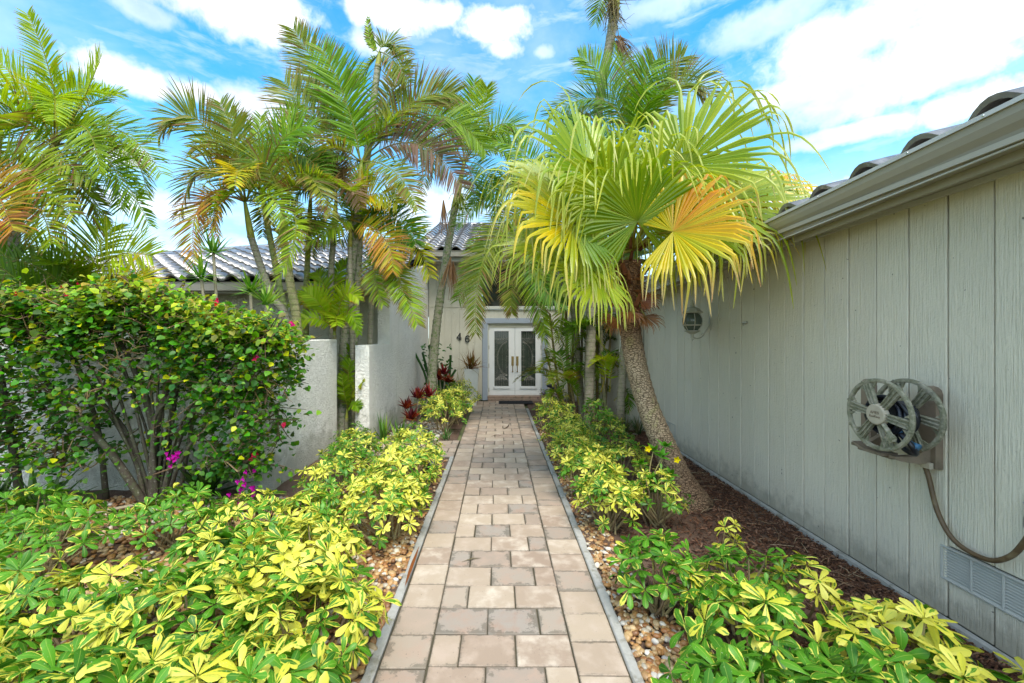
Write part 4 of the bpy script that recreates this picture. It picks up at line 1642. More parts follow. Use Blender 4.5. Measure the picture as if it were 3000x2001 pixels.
q.lathe((WX - .055, 2.075, .90), [(0, -.006), (.032, -.006), (.036, 0), (.032, .006), (0, .006)], 8)
q.tube([(WX - .055, 2.075, .86), (WX - .055, 2.075, .90)], .006, 6)
q.obj('valve_wheel', M['steel'], fau)

# ------------------------------------------------------------------ plants: generic builders
G_DARK, G_MID, G_LIME = (0.048, 0.108, 0.010), (0.095, 0.182, 0.013), (0.19, 0.30, 0.018)
Y_GRN, YEL, ORG = (0.30, 0.38, 0.035), (0.52, 0.43, 0.04), (0.42, 0.17, 0.03)
BRN, DEAD = (0.15, 0.075, 0.035), (0.30, 0.21, 0.13)
KIND = {   # base colour range, tip colour, tip share, brown leaflets share
    'green': (G_MID, G_LIME, BRN, .10, .03),
    'deep': (G_DARK, G_MID, BRN, .08, .02),
    'lime': (G_LIME, Y_GRN, ORG, .06, .0),
    'tan': (G_MID, Y_GRN, BRN, .35, .12),
    'olive': ((0.085, 0.145, 0.016), (0.20, 0.21, 0.022), (0.17, 0.085, 0.035), .34, .12),
    'orange': (Y_GRN, ORG, (0.30, 0.13, 0.05), .5, .3),
    'yellow': (Y_GRN, YEL, ORG, .18, .02),
    'purple': ((0.07, 0.10, 0.03), (0.13, 0.07, 0.045), (0.15, 0.08, 0.06), .55, .4),
    'brown': ((0.17, 0.10, 0.05), (0.24, 0.13, 0.06), DEAD, .7, .9),
}


def frond(parent, P0, Pm, Pt, ll, kind, seed, n=None, lw=None, start=.14, sag=.34, vee=.40, ang=(70, 42), name='frond', upv=None):
    """pinnate frond along a curve through P0, Pm (half way) and Pt"""
    g = random.Random(seed)
    P0, Pm, Pt = Vector(P0), Vector(Pm), Vector(Pt)
    C = Pm * 2 - (P0 + Pt) / 2
    L = (Pm - P0).length + (Pt - Pm).length
    n = n or max(34, int(L / .024))
    lw = lw or .019
    ca, cb, ct, tipf, brf = KIND[kind]

    def pos(t):
        return P0 * (1 - t) ** 2 + C * (2 * t * (1 - t)) + Pt * t * t

    def tan(t):
        return ((C - P0) * (1 - t) + (Pt - C) * t).normalized()
    q = MB()
    K = 14
    rc = cmix((0.22, 0.26, 0.045), ct, .25 if kind not in ('brown', 'orange', 'purple') else .7)
    q.tube([pos(k / K) for k in range(K + 1)], [lerp(.015, .0025, (k / K) ** .8) * (L / 1.8) ** .5 for k in range(K + 1)], 5, rc)
    up = Vector(upv) if upv is not None else Vector((0, 0, 1))
    for k in range(n):
        t = start + (1 - start) * (k + g.uniform(-.3, .3)) / n
        t = min(max(t, start), .995)
        p, T = pos(t), tan(t)
        S = T.cross(up)
        if S.length < .15:
            S = T.cross(Vector((0.3, -1, 0)))
        S.normalize()
        N = S.cross(T).normalized()
        prof = (0.55 + 0.45 * math.sin(min(1, (t - start) / .45) * math.pi / 2)) * (1 - .62 * max(0, (t - .55) / .45) ** 1.3)
        a = math.radians(lerp(ang[0], ang[1], t) + g.gauss(0, 4))
        for sd in (-1, 1):
            if g.random() < .035:
                continue
            l = ll * prof * g.uniform(.86, 1.1)
            ve = vee + g.gauss(0, .12)
            d = (T * math.cos(a) + S * (sd * math.sin(a) * math.cos(ve)) + N * (math.sin(a) * math.sin(ve))).normalized()
            Wd = N.cross(d)
            if Wd.length < .05:
                continue
            Wd.normalize()
            tw = g.gauss(0, .35)
            Wd = (Wd * math.cos(tw) + N * math.sin(tw)).normalized()
            col = cmix(ca, cb, g.random())
            if g.random() < brf:
                col = cmix(col, ct, g.uniform(.5, 1))
            M_ = 5
            pts, c = [], p.copy()
            dd = d.copy()
            sgl = sag * g.uniform(.55, 1.5)
            for m_ in range(M_ + 1):
                pts.append(c.copy())
                dd.z -= sgl * (m_ + .6) / M_ * .36
                dd.normalize()
                c = c + dd * (l / M_)
            wd = [.35, .9, 1.0, .85, .55, .04]
            v, cs = [], []
            tb = tipf * g.uniform(.3, 1.6)
            for m_ in range(M_ + 1):
                w = lw * .5 * wd[m_] * (0.7 + .3 * prof)
                v += [pts[m_] - Wd * w, pts[m_] + Wd * w]
                f_ = m_ / M_
                cc = cmix(col, ct, min(1, max(0, (f_ - (1 - tb)) / max(tb, .05)) * 1.1)) if tb > .02 else col
                cs += [cc, cc]
            q.add(v, [(2 * m_, 2 * m_ + 1, 2 * m_ + 3, 2 * m_ + 2) for m_ in range(M_)], cs)
    return q.obj(name, M['frond'], parent)


def rfrond(parent, P0, az, el, L, bend, ll, kind, seed, **kw):
    P0 = Vector(P0)
    h = Vector((math.sin(az), math.cos(az), 0))

    def dr(e):
        return h * math.cos(e) + Vector((0, 0, math.sin(e)))
    mid = P0 + dr(el) * L * .5
    tip = mid + dr(el - bend) * L * .5
    return frond(parent, P0, mid, tip, ll, kind, seed, **kw)


def palm_trunk(parent, pts, r0, r1, mat, n=10, ringp=.085, name='trunk', tint=(1, 1, 1), flare=1.5):
    line = smoothline(pts, max(24, int(sum((Vector(b) - Vector(a)).length for a, b in zip(pts[:-1], pts[1:])) / ringp * 2)))
    q = MB()
    rad = []
    m_ = len(line)
    for i_ in range(m_):
        t = i_ / (m_ - 1)
        r = lerp(r0, r1, min(1, t * 1.1))
        r *= 1 + (flare - 1) * max(0, 1 - t / .12) ** 2
        r *= 1.05 if i_ % 2 == 0 else .965
        rad.append(r * (1 + R.gauss(0, .02)))
    q.tube(line, rad, n, tint)
    return q.obj(name, mat, parent, smooth=True)


def crownshaft(parent, A, B, r0, r1, col):
    q = MB()
    pts = [lerp(Vector(A), Vector(B), k / 6) for k in range(7)]
    q.tube(pts, [lerp(r0, r1, k / 6) * (1 + .12 * math.sin(k / 6 * math.pi)) for k in range(7)], 9, [cmix(col, (0.2, 0.26, 0.05), k / 6) for k in range(7)])
    return q.obj('crownshaft', M['leaf'], parent, smooth=True)


SEED = [100]


def sd():
    SEED[0] += 1
    return SEED[0]


def feather_palm(name, label, trunk, r0, r1, crown, Yc, heros, rand=0, L=1.5, ll=.5, kinds=('green',), bark='trunk', shaft=(0.35, 0.33, 0.07), group='feather palms around the house', elr=(75, -20), azr=None, lw=.023, seed=1, trunk_tint=(1, 1, 1), yk=1.0):
    """trunk: (u, v, Y) picture points turned into places; heros: (mid u,v,Y, tip u,v,Y, leaflet, kind)"""
    g = random.Random(seed)
    tp = [P(p[0], p[1], p[2] * yk) for p in trunk]
    r0, r1, L, ll, Yc = r0 * yk, r1 * yk, L * yk, ll * yk, Yc * yk
    base = tp[0].copy()
    t_ = thing(name, (base.x, base.y, 0), label, 'palm tree', group)
    if base.z > .02:                                   # run the hidden foot down to the ground
        tp = [Vector((base.x + .02, base.y, -.05))] + tp
    else:
        tp[0].z = -.05
    cp = P(crown[0], crown[1], Yc)
    palm_trunk(t_, tp, r0, r1, M[bark], tint=trunk_tint)
    d = (tp[-1] - tp[-2]).normalized()
    crownshaft(t_, tp[-1] - d * .05, cp, r1 * 1.05, r1 * .45, shaft)
    for (m_, tip, l, k) in heros:
        frond(t_, cp + Vector((g.gauss(0, .015), g.gauss(0, .015), 0)), P(m_[0], m_[1], m_[2] * yk), P(tip[0], tip[1], tip[2] * yk), l * yk, k, sd(), lw=lw * yk, upv=(g.gauss(0, .25), -.95, g.uniform(.25, .6)), vee=.25)
    for i_ in range(rand):
        az = math.radians(i_ * 137.5 + seed * 40)
        if azr:
            az = math.radians(lerp(azr[0], azr[1], (i_ * .618) % 1))
        el = math.radians(lerp(elr[0], elr[1], (i_ + .5) / rand) + g.gauss(0, 6))
        rfrond(t_, cp, az, el, L * g.uniform(.8, 1.12), math.radians(g.uniform(45, 85)), ll * g.uniform(.85, 1.1), g.choice(kinds), sd(), lw=lw)
    return t_, cp


# ------------------------------------------------------------------ palms at the left edge
feather_palm('feather_palm', 'tall green feather palm above the bougainvillea at the left edge of the garden', [(10, 760, 6.0), (22, 560, 6.0), (50, 440, 6.0)], .13, .09, (125, 335), 6.0, [
    ((120, 190, 5.8), (62, 28, 5.6), .34, 'lime'), ((180, 250, 5.6), (232, 130, 5.3), .52, 'lime'), ((210, 240, 6.3), (275, 215, 6.5), .45, 'green'),
    ((250, 290, 5.8), (372, 400, 5.6), .50, 'green'), ((235, 360, 5.6), (345, 520, 5.4), .50, 'green'), ((190, 290, 5.2), (230, 400, 4.9), .42, 'green'),
    ((60, 210, 6.2), (-30, 120, 6.4), .45, 'lime'), ((40, 270, 5.6), (-70, 260, 5.4), .5, 'green'), ((60, 330, 5.4), (-40, 420, 5.2), .5, 'green'),
    ((110, 430, 5.3), (60, 560, 5.0), .42, 'tan'), ((190, 420, 6.0), (250, 520, 6.0), .42, 'olive')],
    rand=9, L=1.7, ll=.5, kinds=('green', 'lime', 'tan'), seed=2)
feather_palm('feather_palm', 'feather palm with tan drooping frond tips at the far left edge', [(-70, 800, 5.0), (-60, 560, 5.0), (-50, 450, 5.0)], .10, .07, (-45, 400), 5.0, [
    ((50, 390, 4.7), (170, 500, 4.4), .55, 'tan'), ((60, 440, 4.6), (120, 560, 4.3), .5, 'tan'), ((70, 350, 5.0), (215, 420, 5.0), .5, 'tan'), ((-10, 440, 4.4), (30, 530, 4.1), .6, 'orange'),
    ((40, 280, 5.2), (130, 230, 5.4), .5, 'green')], rand=5, L=1.5, ll=.45, kinds=('green', 'tan'), seed=3)
feather_palm('feather_palm', 'low bushy feather palm rising just behind the bougainvillea', [(190, 800, 5.4), (190, 740, 5.4)], .07, .05, (190, 715), 5.4, [
    ((170, 620, 5.3), (70, 555, 5.2), .50, 'lime'), ((215, 600, 5.3), (260, 520, 5.4), .55, 'green'), ((245, 600, 5.1), (352, 590, 5.0), .55, 'lime'), ((270, 640, 5.0), (365, 690, 4.9), .45, 'yellow'),
    ((130, 640, 5.0), (20, 590, 4.9), .5, 'deep'), ((110, 690, 4.9), (0, 610, 4.7), .42, 'deep'), ((255, 680, 5.2), (345, 640, 5.3), .5, 'green')], rand=4, L=1.2, ll=.4, kinds=('deep', 'green'), seed=4, elr=(80, 10))
feather_palm('feather_palm', 'small dark feather palm behind the hedge at the left edge', [(60, 830, 5.2), (70, 800, 5.2)], .05, .04, (80, 790), 5.2, [
    ((40, 640, 5.0), (-20, 560, 4.9), .42, 'deep'), ((-10, 690, 5.0), (-60, 620, 4.9), .42, 'deep'), ((120, 640, 5.1), (170, 590, 5.0), .4, 'green')], rand=3, L=1.0, ll=.35, kinds=('deep',), seed=5, elr=(85, 40))

# ------------------------------------------------------------------ cluster of arecas behind the low wall
feather_palm('feather_palm', 'areca palm with orange lower fronds, curved thin trunk left of the cluster', [(662, 760, 6.2), (625, 680, 6.2), (599, 612, 6.2), (575, 540, 6.2)], .062, .05, (562, 462), 6.2, [
    ((455, 276, 6.1), (362, 318, 6.0), .56, 'olive'), ((470, 385, 6.0), (412, 500, 5.9), .50, 'olive'), ((462, 468, 5.9), (448, 610, 5.8), .46, 'orange'), ((640, 330, 6.0), (715, 290, 6.0), .55, 'green'),
    ((540, 330, 5.9), (505, 235, 5.9), .45, 'olive'), ((500, 440, 5.7), (500, 560, 5.5), .42, 'orange'), ((585, 360, 6.4), (600, 265, 6.6), .4, 'tan'), ((620, 450, 5.8), (660, 540, 5.7), .4, 'tan')],
    rand=5, L=1.25, ll=.42, kinds=('olive', 'tan', 'yellow'), seed=6)
feather_palm('feather_palm', 'areca palm on a thin green ringed trunk leaning left in the cluster', [(660, 770, 6.5), (640, 650, 6.5), (615, 520, 6.5)], .055, .045, (600, 440), 6.5, [
    ((690, 360, 6.3), (752, 445, 6.2), .50, 'deep'), ((520, 340, 6.6), (440, 340, 6.6), .46, 'tan'), ((640, 330, 6.7), (690, 240, 6.7), .46, 'green'), ((560, 330, 6.8), (530, 260, 6.9), .42, 'olive')], rand=4, L=1.1, ll=.38, kinds=('olive', 'green'), seed=7, trunk_tint=(.9, 1.15, .6))
feather_palm('feather_palm', 'areca palm with a thick tan ringed trunk in the middle of the cluster', [(682, 760, 6.0), (668, 660, 6.0), (650, 545, 6.0)], .068, .055, (648, 470), 6.0, [
    ((600, 370, 5.8), (560, 420, 5.6), .42, 'olive'), ((700, 400, 5.8), (760, 500, 5.6), .42, 'olive'), ((680, 520, 5.6), (640, 640, 5.4), .40, 'tan'), ((650, 360, 6.1), (670, 270, 6.2), .42, 'tan')], rand=4, L=1.0, ll=.38, kinds=('olive', 'tan'), seed=8, trunk_tint=(1.1, 1.1, .7))
feather_palm('feather_palm', 'slender upright areca palm with a yellow green trunk standing before the roof', [(702, 780, 7.0), (704, 650, 7.0), (710, 520, 7.0)], .055, .045, (714, 440), 7.0, [
    ((670, 360, 7.0), (620, 400, 6.9), .42, 'green'), ((720, 350, 7.1), (740, 270, 7.2), .46, 'lime'), ((760, 390, 6.9), (800, 470, 6.8), .42, 'lime')], rand=4, L=1.0, ll=.38, kinds=('lime', 'green'), seed=9, trunk_tint=(1.1, 1.2, .6))
feather_palm('feather_palm', 'areca palm with a dying brown crown left of the twin trunks', [(765, 800, 5.9), (760, 640, 5.9), (768, 520, 5.9)], .05, .04, (772, 450), 5.9, [
    ((778, 400, 5.9), (782, 345, 5.9), .34, 'brown'), ((745, 400, 5.8), (700, 360, 5.7), .36, 'deep'), ((720, 420, 5.7), (660, 470, 5.5), .42, 'deep'), ((800, 420, 5.8), (830, 480, 5.7), .36, 'brown'), ((760, 400, 6.1), (750, 350, 6.2), .3, 'brown'), ((700, 520, 5.6), (640, 540, 5.5), .36, 'tan')], rand=2, L=.9, ll=.34, kinds=('brown', 'tan'), yk=1.16, seed=10)
feather_palm('feather_palm', 'broad crowned areca palm on the left of the twin mossy trunks', [(786, 980, 5.7), (790, 800, 5.7), (808, 600, 5.7), (822, 470, 5.7)], .075, .058, (830, 372), 5.7, [
    ((735, 280, 5.7), (652, 188, 5.7), .68, 'olive'), ((770, 230, 5.9), (672, 66, 6.0), .62, 'olive'), ((800, 250, 5.6), (740, 110, 5.6), .6, 'green'), ((935, 245, 5.7), (1045, 215, 5.7), .62, 'olive'), ((955, 330, 5.5), (1062, 432, 5.3), .56, 'purple'),
    ((985, 265, 6.0), (1115, 345, 6.2), .58, 'green'), ((900, 390, 5.3), (960, 480, 5.0), .36, 'olive'), ((880, 260, 6.1), (930, 140, 6.3), .5, 'olive'), ((760, 360, 5.4), (690, 400, 5.1), .4, 'deep')],
    rand=2, L=1.1, ll=.4, kinds=('olive', 'tan'), bark='trunk_mossy', yk=1.22, seed=11, shaft=(0.40, 0.24, 0.06))
feather_palm('feather_palm', 'thin tall areca palm whose bare trunk rises past the broad crown', [(803, 980, 5.9), (812, 800, 5.9), (824, 560, 5.9), (842, 370, 5.9), (858, 230, 5.9), (868, 150, 5.9)], .072, .045, (872, 120), 5.9, [
    ((850, 92, 5.9), (846, 40, 5.9), .10, 'tan'), ((892, 100, 5.9), (935, 130, 5.9), .34, 'olive'), ((905, 140, 5.8), (940, 190, 5.7), .36, 'olive'), ((850, 150, 6.1), (815, 190, 6.2), .34, 'tan')], rand=0, bark='trunk_mossy', yk=1.2, seed=12)
feather_palm('feather_palm', 'young yellow areca palm crown in front of the twin trunks', [(812, 900, 5.5), (806, 700, 5.5), (803, 560, 5.5)], .035, .03, (806, 505), 5.5, [
    ((850, 447, 5.4), (915, 470, 5.2), .42, 'yellow'), ((905, 502, 5.4), (955, 560, 5.2), .42, 'deep'), ((880, 545, 5.2), (902, 625, 5.0), .40, 'orange'), ((770, 520, 5.3), (700, 560, 5.1), .36, 'tan'), ((820, 420, 5.6), (850, 400, 5.6), .32, 'lime')], rand=2, L=.7, ll=.3, kinds=('tan',), yk=1.24, seed=13)
feather_palm('feather_palm', 'low areca with fronds hanging over the tall stucco wall', [(850, 760, 7.2), (858, 640, 7.2), (865, 580, 7.2)], .05, .04, (872, 555), 7.2, [
    ((930, 530, 7.0), (990, 640, 6.8), .50, 'yellow'), ((915, 640, 6.5), (958, 745, 6.2), .42, 'tan'), ((905, 600, 6.6), (930, 700, 6.3), .4, 'olive'), ((830, 500, 7.0), (780, 560, 6.8), .42, 'deep'), ((890, 480, 7.2), (930, 430, 7.3), .42, 'green'), ((860, 620, 6.6), (880, 700, 6.4), .36, 'tan')], rand=2, L=.9, ll=.35, kinds=('green',), seed=14)
feather_palm('feather_palm', 'young bright green areca sprouting above the low stucco wall', [(768, 830, 5.3), (768, 770, 5.3)], .03, .025, (768, 760), 5.3, [
    ((730, 680, 5.2), (668, 705, 5.1), 0.21, 'lime'), ((745, 660, 5.3), (725, 625, 5.4), 0.21, 'green'), ((720, 730, 5.0), (660, 760, 4.95), 0.19, 'lime'), ((790, 680, 5.1), (825, 690, 5.0), 0.20, 'lime'), ((770, 650, 5.4), (800, 600, 5.5), 0.20, 'green'), ((800, 720, 5.0), (825, 770, 4.95), 0.16, 'green'), ((735, 700, 5.0), (700, 670, 5.0), 0.19, 'lime')],
    rand=3, L=.6, ll=.25, kinds=('lime', 'green'), yk=1.28, seed=15, elr=(80, 30))
feather_palm('feather_palm', 'small green areca in the dark gap between the two stucco walls', [(795, 990, 6.3), (796, 960, 6.3)], .03, .025, (797, 940), 6.3, [
    ((815, 890, 6.2), (832, 880, 6.1), .18, 'lime'), ((800, 860, 6.2), (805, 830, 6.2), .18, 'green'), ((790, 900, 6.2), (785, 860, 6.2), .18, 'green'), ((812, 930, 6.1), (825, 940, 6.1), .15, 'green'), ((800, 830, 6.4), (808, 800, 6.4), .18, 'green')], rand=2, L=.5, ll=.18, kinds=('green', 'deep'), yk=1.08, seed=16, elr=(85, 50), lw=.02)

# ------------------------------------------------------------------ palm by the door wall and the cluster right of the door
pd, pdc = feather_palm('feather_palm', 'green feather palm with mossy leaning trunk rising before the house number', [(990, 905, 8.6), (1000, 770, 8.6), (1020, 620, 8.6), (1045, 470, 8.6)], .115, .075, (1066, 372), 8.6, [
    ((1082, 270, 8.6), (1088, 182, 8.6), .50, 'green'), ((1105, 250, 8.4), (1118, 200, 8.3), .45, 'lime'), ((1150, 285, 8.5), (1205, 330, 8.4), .55, 'green'), ((1160, 350, 8.3), (1195, 440, 8.1), .5, 'green'), ((1005, 285, 8.6), (945, 350, 8.6), .5, 'green'),
    ((1010, 340, 8.4), (970, 440, 8.2), .45, 'olive'), ((1120, 400, 8.0), (1140, 500, 7.8), .45, 'deep'), ((1050, 270, 8.9), (1020, 220, 9.0), .45, 'deep'), ((1110, 330, 9.0), (1180, 300, 9.2), .5, 'lime')], rand=4, L=1.5, ll=.5, kinds=('green', 'deep'), bark='trunk_mossy', seed=17)
q = MB()
g = random.Random(3)
for k in range(60):
    a, b = P(1056, 445, 8.55), P(1060 + g.gauss(0, 16), 478 + g.gauss(0, 18), 8.5 + g.gauss(0, .12))
    q.tube([a, (a + b) / 2 + Vector((g.gauss(0, .03), 0, g.gauss(.02, .02))), b], .006, 4, cmix((0.28, 0.32, 0.05), (0.16, 0.2, 0.03), g.random()), False)
q.obj('seed_stalk', M['leaf'], pd)
q = MB()
for (u0, v0, u1, v1) in ((1018, 460, 1022, 540), (1035, 590, 1025, 660), (1040, 600, 1045, 690)):
    a, b = P(u0, v0, 8.5), P(u1, v1, 8.4)
    for k in range(9):
        o_ = Vector((g.gauss(0, .05), g.gauss(0, .05), 0))
        q.tube([a, (a + b) / 2 + o_, b + o_ * 2], [.012, .01, .003], 4, cmix((0.24, 0.13, 0.07), (0.34, 0.2, 0.1), g.random()), False)
o_ = q.obj('dead_frond', M['frond'], pd)

feather_palm('feather_palm', 'arching feather palm whose browned fronds hang across the entry doors', [(1335, 935, 8.4), (1322, 760, 8.4), (1290, 560, 8.3)], .075, .055, (1262, 450), 8.1, [
    ((1165, 425, 8.0), (1048, 520, 8.0), .52, 'deep'), ((1150, 520, 7.9), (1052, 690, 7.8), .55, 'green'), ((1130, 560, 7.7), (1092, 765, 7.5), .55, 'olive'), ((1215, 560, 7.4), (1254, 765, 7.2), .55, 'tan'), ((1190, 600, 7.6), (1175, 720, 7.5), .42, 'olive'), ((1200, 350, 8.2), (1130, 330, 8.3), .5, 'green'),
    ((1300, 330, 8.1), (1340, 260, 8.1), .5, 'green'), ((1240, 620, 7.2), (1300, 700, 7.0), .42, 'deep')], rand=4, L=1.5, ll=.48, kinds=('deep', 'green'), seed=18)
feather_palm('feather_palm', 'green feather palm crown showing above the yellow fan palm', [(1425, 930, 7.6), (1440, 700, 7.5), (1455, 470, 7.4)], .085, .06, (1452, 340), 7.3, [
    ((1385, 230, 7.2), (1262, 265, 7.1), .60, 'deep'), ((1400, 200, 7.4), (1330, 130, 7.5), .60, 'green'), ((1350, 290, 7.0), (1262, 380, 6.8), .5, 'deep'), ((1505, 200, 7.4), (1570, 130, 7.4), .72, 'olive'), ((1475, 210, 7.3), (1500, 140, 7.3), .6, 'green'), ((1545, 200, 7.2), (1640, 225, 7.0), .66, 'olive'), ((1540, 300, 7.0), (1610, 390, 6.8), .5, 'tan'), ((1440, 190, 7.7), (1420, 110, 7.9), .5, 'green')],
    rand=5, L=1.6, ll=.55, kinds=('deep', 'green'), seed=19)
pe, pec = feather_palm('feather_palm', 'very tall thin palm whose grey trunk leaves the top of the picture', [(1352, 940, 7.9), (1358, 700, 7.9), (1364, 430, 7.9), (1376, 235, 7.9), (1398, 110, 7.9), (1412, 20, 7.9)], .10, .085, (1420, -50), 7.9, [
    ((1360, -150, 7.8), (1270, -120, 7.7), .5, 'green'), ((1480, -150, 7.8), (1570, -120, 7.7), .5, 'green'), ((1430, -190, 8.2), (1440, -260, 8.5), .5, 'green'), ((1400, -150, 7.4), (1380, -180, 6.9), .5, 'green')], rand=4, L=1.5, ll=.5, kinds=('green',), elr=(60, 15), seed=20)
q = MB()
for k in range(95):
    c = P(1405, 5, 7.9)
    mdl = P(1410 + g.gauss(0, 16), 35 + g.gauss(0, 28), 7.85 + g.gauss(0, .15))
    e = mdl + Vector((g.gauss(0, .13), g.gauss(0, .13), g.gauss(-.12, .12)))
    q.tube([c + Vector((g.gauss(0, .06), 0, g.gauss(0, .2))), mdl, e], [.008, .006, .002], 4, cmix((0.13, 0.09, 0.04), (0.30, 0.27, 0.09), g.random()), False)
q.obj('seed_stalk', M['leaf'], pe)
q = MB()
for k in range(40):
    a = P(1415 + g.uniform(-4, 10), 90 + g.uniform(-10, 15), 7.8)
    b = P(1425 + g.uniform(-10, 45), 135 + g.uniform(-20, 20), 7.7)
    q.tube([a, (a + b) / 2 + Vector((0, 0, .05)), b], [.008, .006, .002], 4, cmix(BRN, DEAD, g.random()), False)
q.obj('dead_frond', M['frond'], pe)

# clump of bamboo-like stems right of the door
clump = thing('areca_clump', (P(1360, 945, 8.8).x, 8.8, 0), 'dense clump of ringed areca stems right of the double doors', 'palm clump')
for (u0, u1, vt, yy, r, tint) in ((1290, 1262, 720, 9.0, .028, (1, .9, .5)), (1312, 1300, 690, 8.7, .03, (1, .85, .5)), (1330, 1326, 650, 8.9, .04, (.9, .7, .45)), (1352, 1350, 640, 8.5, .036, (1.1, .8, .5)), (1372, 1380, 660, 8.8, .03, (.8, .7, .4)), (1392, 1384, 620, 8.2, .045, (1, 1, .8)), (1410, 1418, 640, 8.6, .035, (.7, .7, .45)), (1300, 1250, 800, 8.6, .02, (1.2, 1, .4))):
    b = P(u0, CY + 1645.7 / yy, yy)
    t_ = P(u1, vt, yy)
    palm_trunk(clump, [b, (b + t_) / 2 + Vector((R.gauss(0, .04), 0, 0)), t_], r, r * .8, M['trunk'], 8, .07, 'stem', tint, 1.2)
for (bu, bv, by, mu, mv, tu, tv, l, k) in ((1300, 700, 8.6, 1262, 640, 1235, 690, .4, 'deep'), (1310, 680, 8.5, 1290, 600, 1262, 640, .4, 'green'), (1350, 650, 8.4, 1380, 580, 1420, 620, .4, 'deep'), (1330, 720, 8.2, 1300, 700, 1280, 790, .34, 'green'),
                                           (1340, 700, 8.2, 1350, 640, 1400, 700, .36, 'deep'), (1400, 700, 8.0, 1440, 700, 1462, 780, .34, 'deep'), (1390, 760, 8.0, 1430, 760, 1450, 850, .32, 'deep'), (1290, 850, 8.6, 1262, 830, 1238, 850, .28, 'lime'),
                                           (1310, 900, 8.3, 1290, 850, 1262, 880, .3, 'green'), (1380, 900, 7.9, 1390, 830, 1352, 842, .26, 'lime'), (1400, 900, 7.8, 1410, 830, 1432, 860, .28, 'lime'), (1320, 900, 8.2, 1330, 850, 1350, 900, .26, 'green'),
                                           (1300, 800, 8.5, 1250, 740, 1262, 840, .3, 'green'), (1420, 900, 7.8, 1440, 820, 1452, 880, .3, 'deep'), (1360, 900, 8.4, 1340, 760, 1300, 760, .3, 'deep'), (1370, 900, 8.4, 1400, 760, 1440, 740, .32, 'deep'),
                                           (1330, 930, 8.0, 1310, 880, 1285, 900, .26, 'deep'), (1410, 920, 7.8, 1440, 900, 1440, 950, .26, 'deep'), (1290, 930, 8.6, 1275, 900, 1255, 925, .22, 'lime'), (1395, 640, 8.1, 1360, 600, 1330, 660, .4, 'green'),
                                           (1345, 780, 8.6, 1320, 740, 1290, 800, .34, 'deep'), (1380, 800, 8.5, 1410, 780, 1430, 840, .34, 'deep')):
    frond(clump, P(bu, bv, by), P(mu, mv, by - .1), P(tu, tv, by - .2), l, k, sd(), lw=.022)

g = random.Random(58)
for k in range(34):
    bu, by = g.uniform(1275, 1430), g.uniform(7.9, 9.0)
    bv = g.uniform(640, 930)
    az = g.uniform(0, 6.28)
    rfrond(clump, P(bu, bv, by), az, math.radians(g.uniform(20, 75)), g.uniform(.7, 1.25), math.radians(g.uniform(50, 100)), g.uniform(.26, .38), g.choice(('deep', 'deep', 'green', 'olive')), sd(), lw=.022)
for k in range(9):
    b = Vector((P(g.uniform(1285, 1430), 900, 8.6).x, g.uniform(8.3, 9.2), -.05))
    t_ = b + Vector((g.gauss(0, .15), g.gauss(0, .1), g.uniform(2.0, 3.0)))
    palm_trunk(clump, [b, (b + t_) / 2 + Vector((g.gauss(0, .05), 0, 0)), t_], g.uniform(.02, .034), .022, M['trunk'], 7, .08, 'stem', g.choice(((1, .85, .5), (.7, .6, .35), (1.1, 1, .7))), 1.2)

# ------------------------------------------------------------------ the fan palm
FB = Vector((2.0, 4.36, 0))
fanp = thing('fan_palm', (2.0, 4.4, 0), 'leaning fan palm with yellow drooping fans beside the taupe wall', 'palm tree')
tp = [P(1580, 1160, 4.38), P(1556, 1095, 4.4), P(1523, 1020, 4.4), P(1490, 940, 4.42), P(1466, 860, 4.43), P(1450, 780, 4.44), P(1444, 700, 4.45), P(1448, 600, 4.45)]
tp[0].z = -.06
line = smoothline(tp, 64)
rad, cols = [], []
for k, p in enumerate(line):
    t = k / 64
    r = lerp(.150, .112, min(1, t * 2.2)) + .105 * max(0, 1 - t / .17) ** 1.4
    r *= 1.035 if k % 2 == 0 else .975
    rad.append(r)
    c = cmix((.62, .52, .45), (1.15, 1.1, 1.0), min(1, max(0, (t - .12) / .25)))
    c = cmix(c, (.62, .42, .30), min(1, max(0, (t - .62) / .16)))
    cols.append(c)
q = MB()
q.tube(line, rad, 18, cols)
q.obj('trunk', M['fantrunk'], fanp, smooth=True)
FC = P(1452, 575, 4.45)


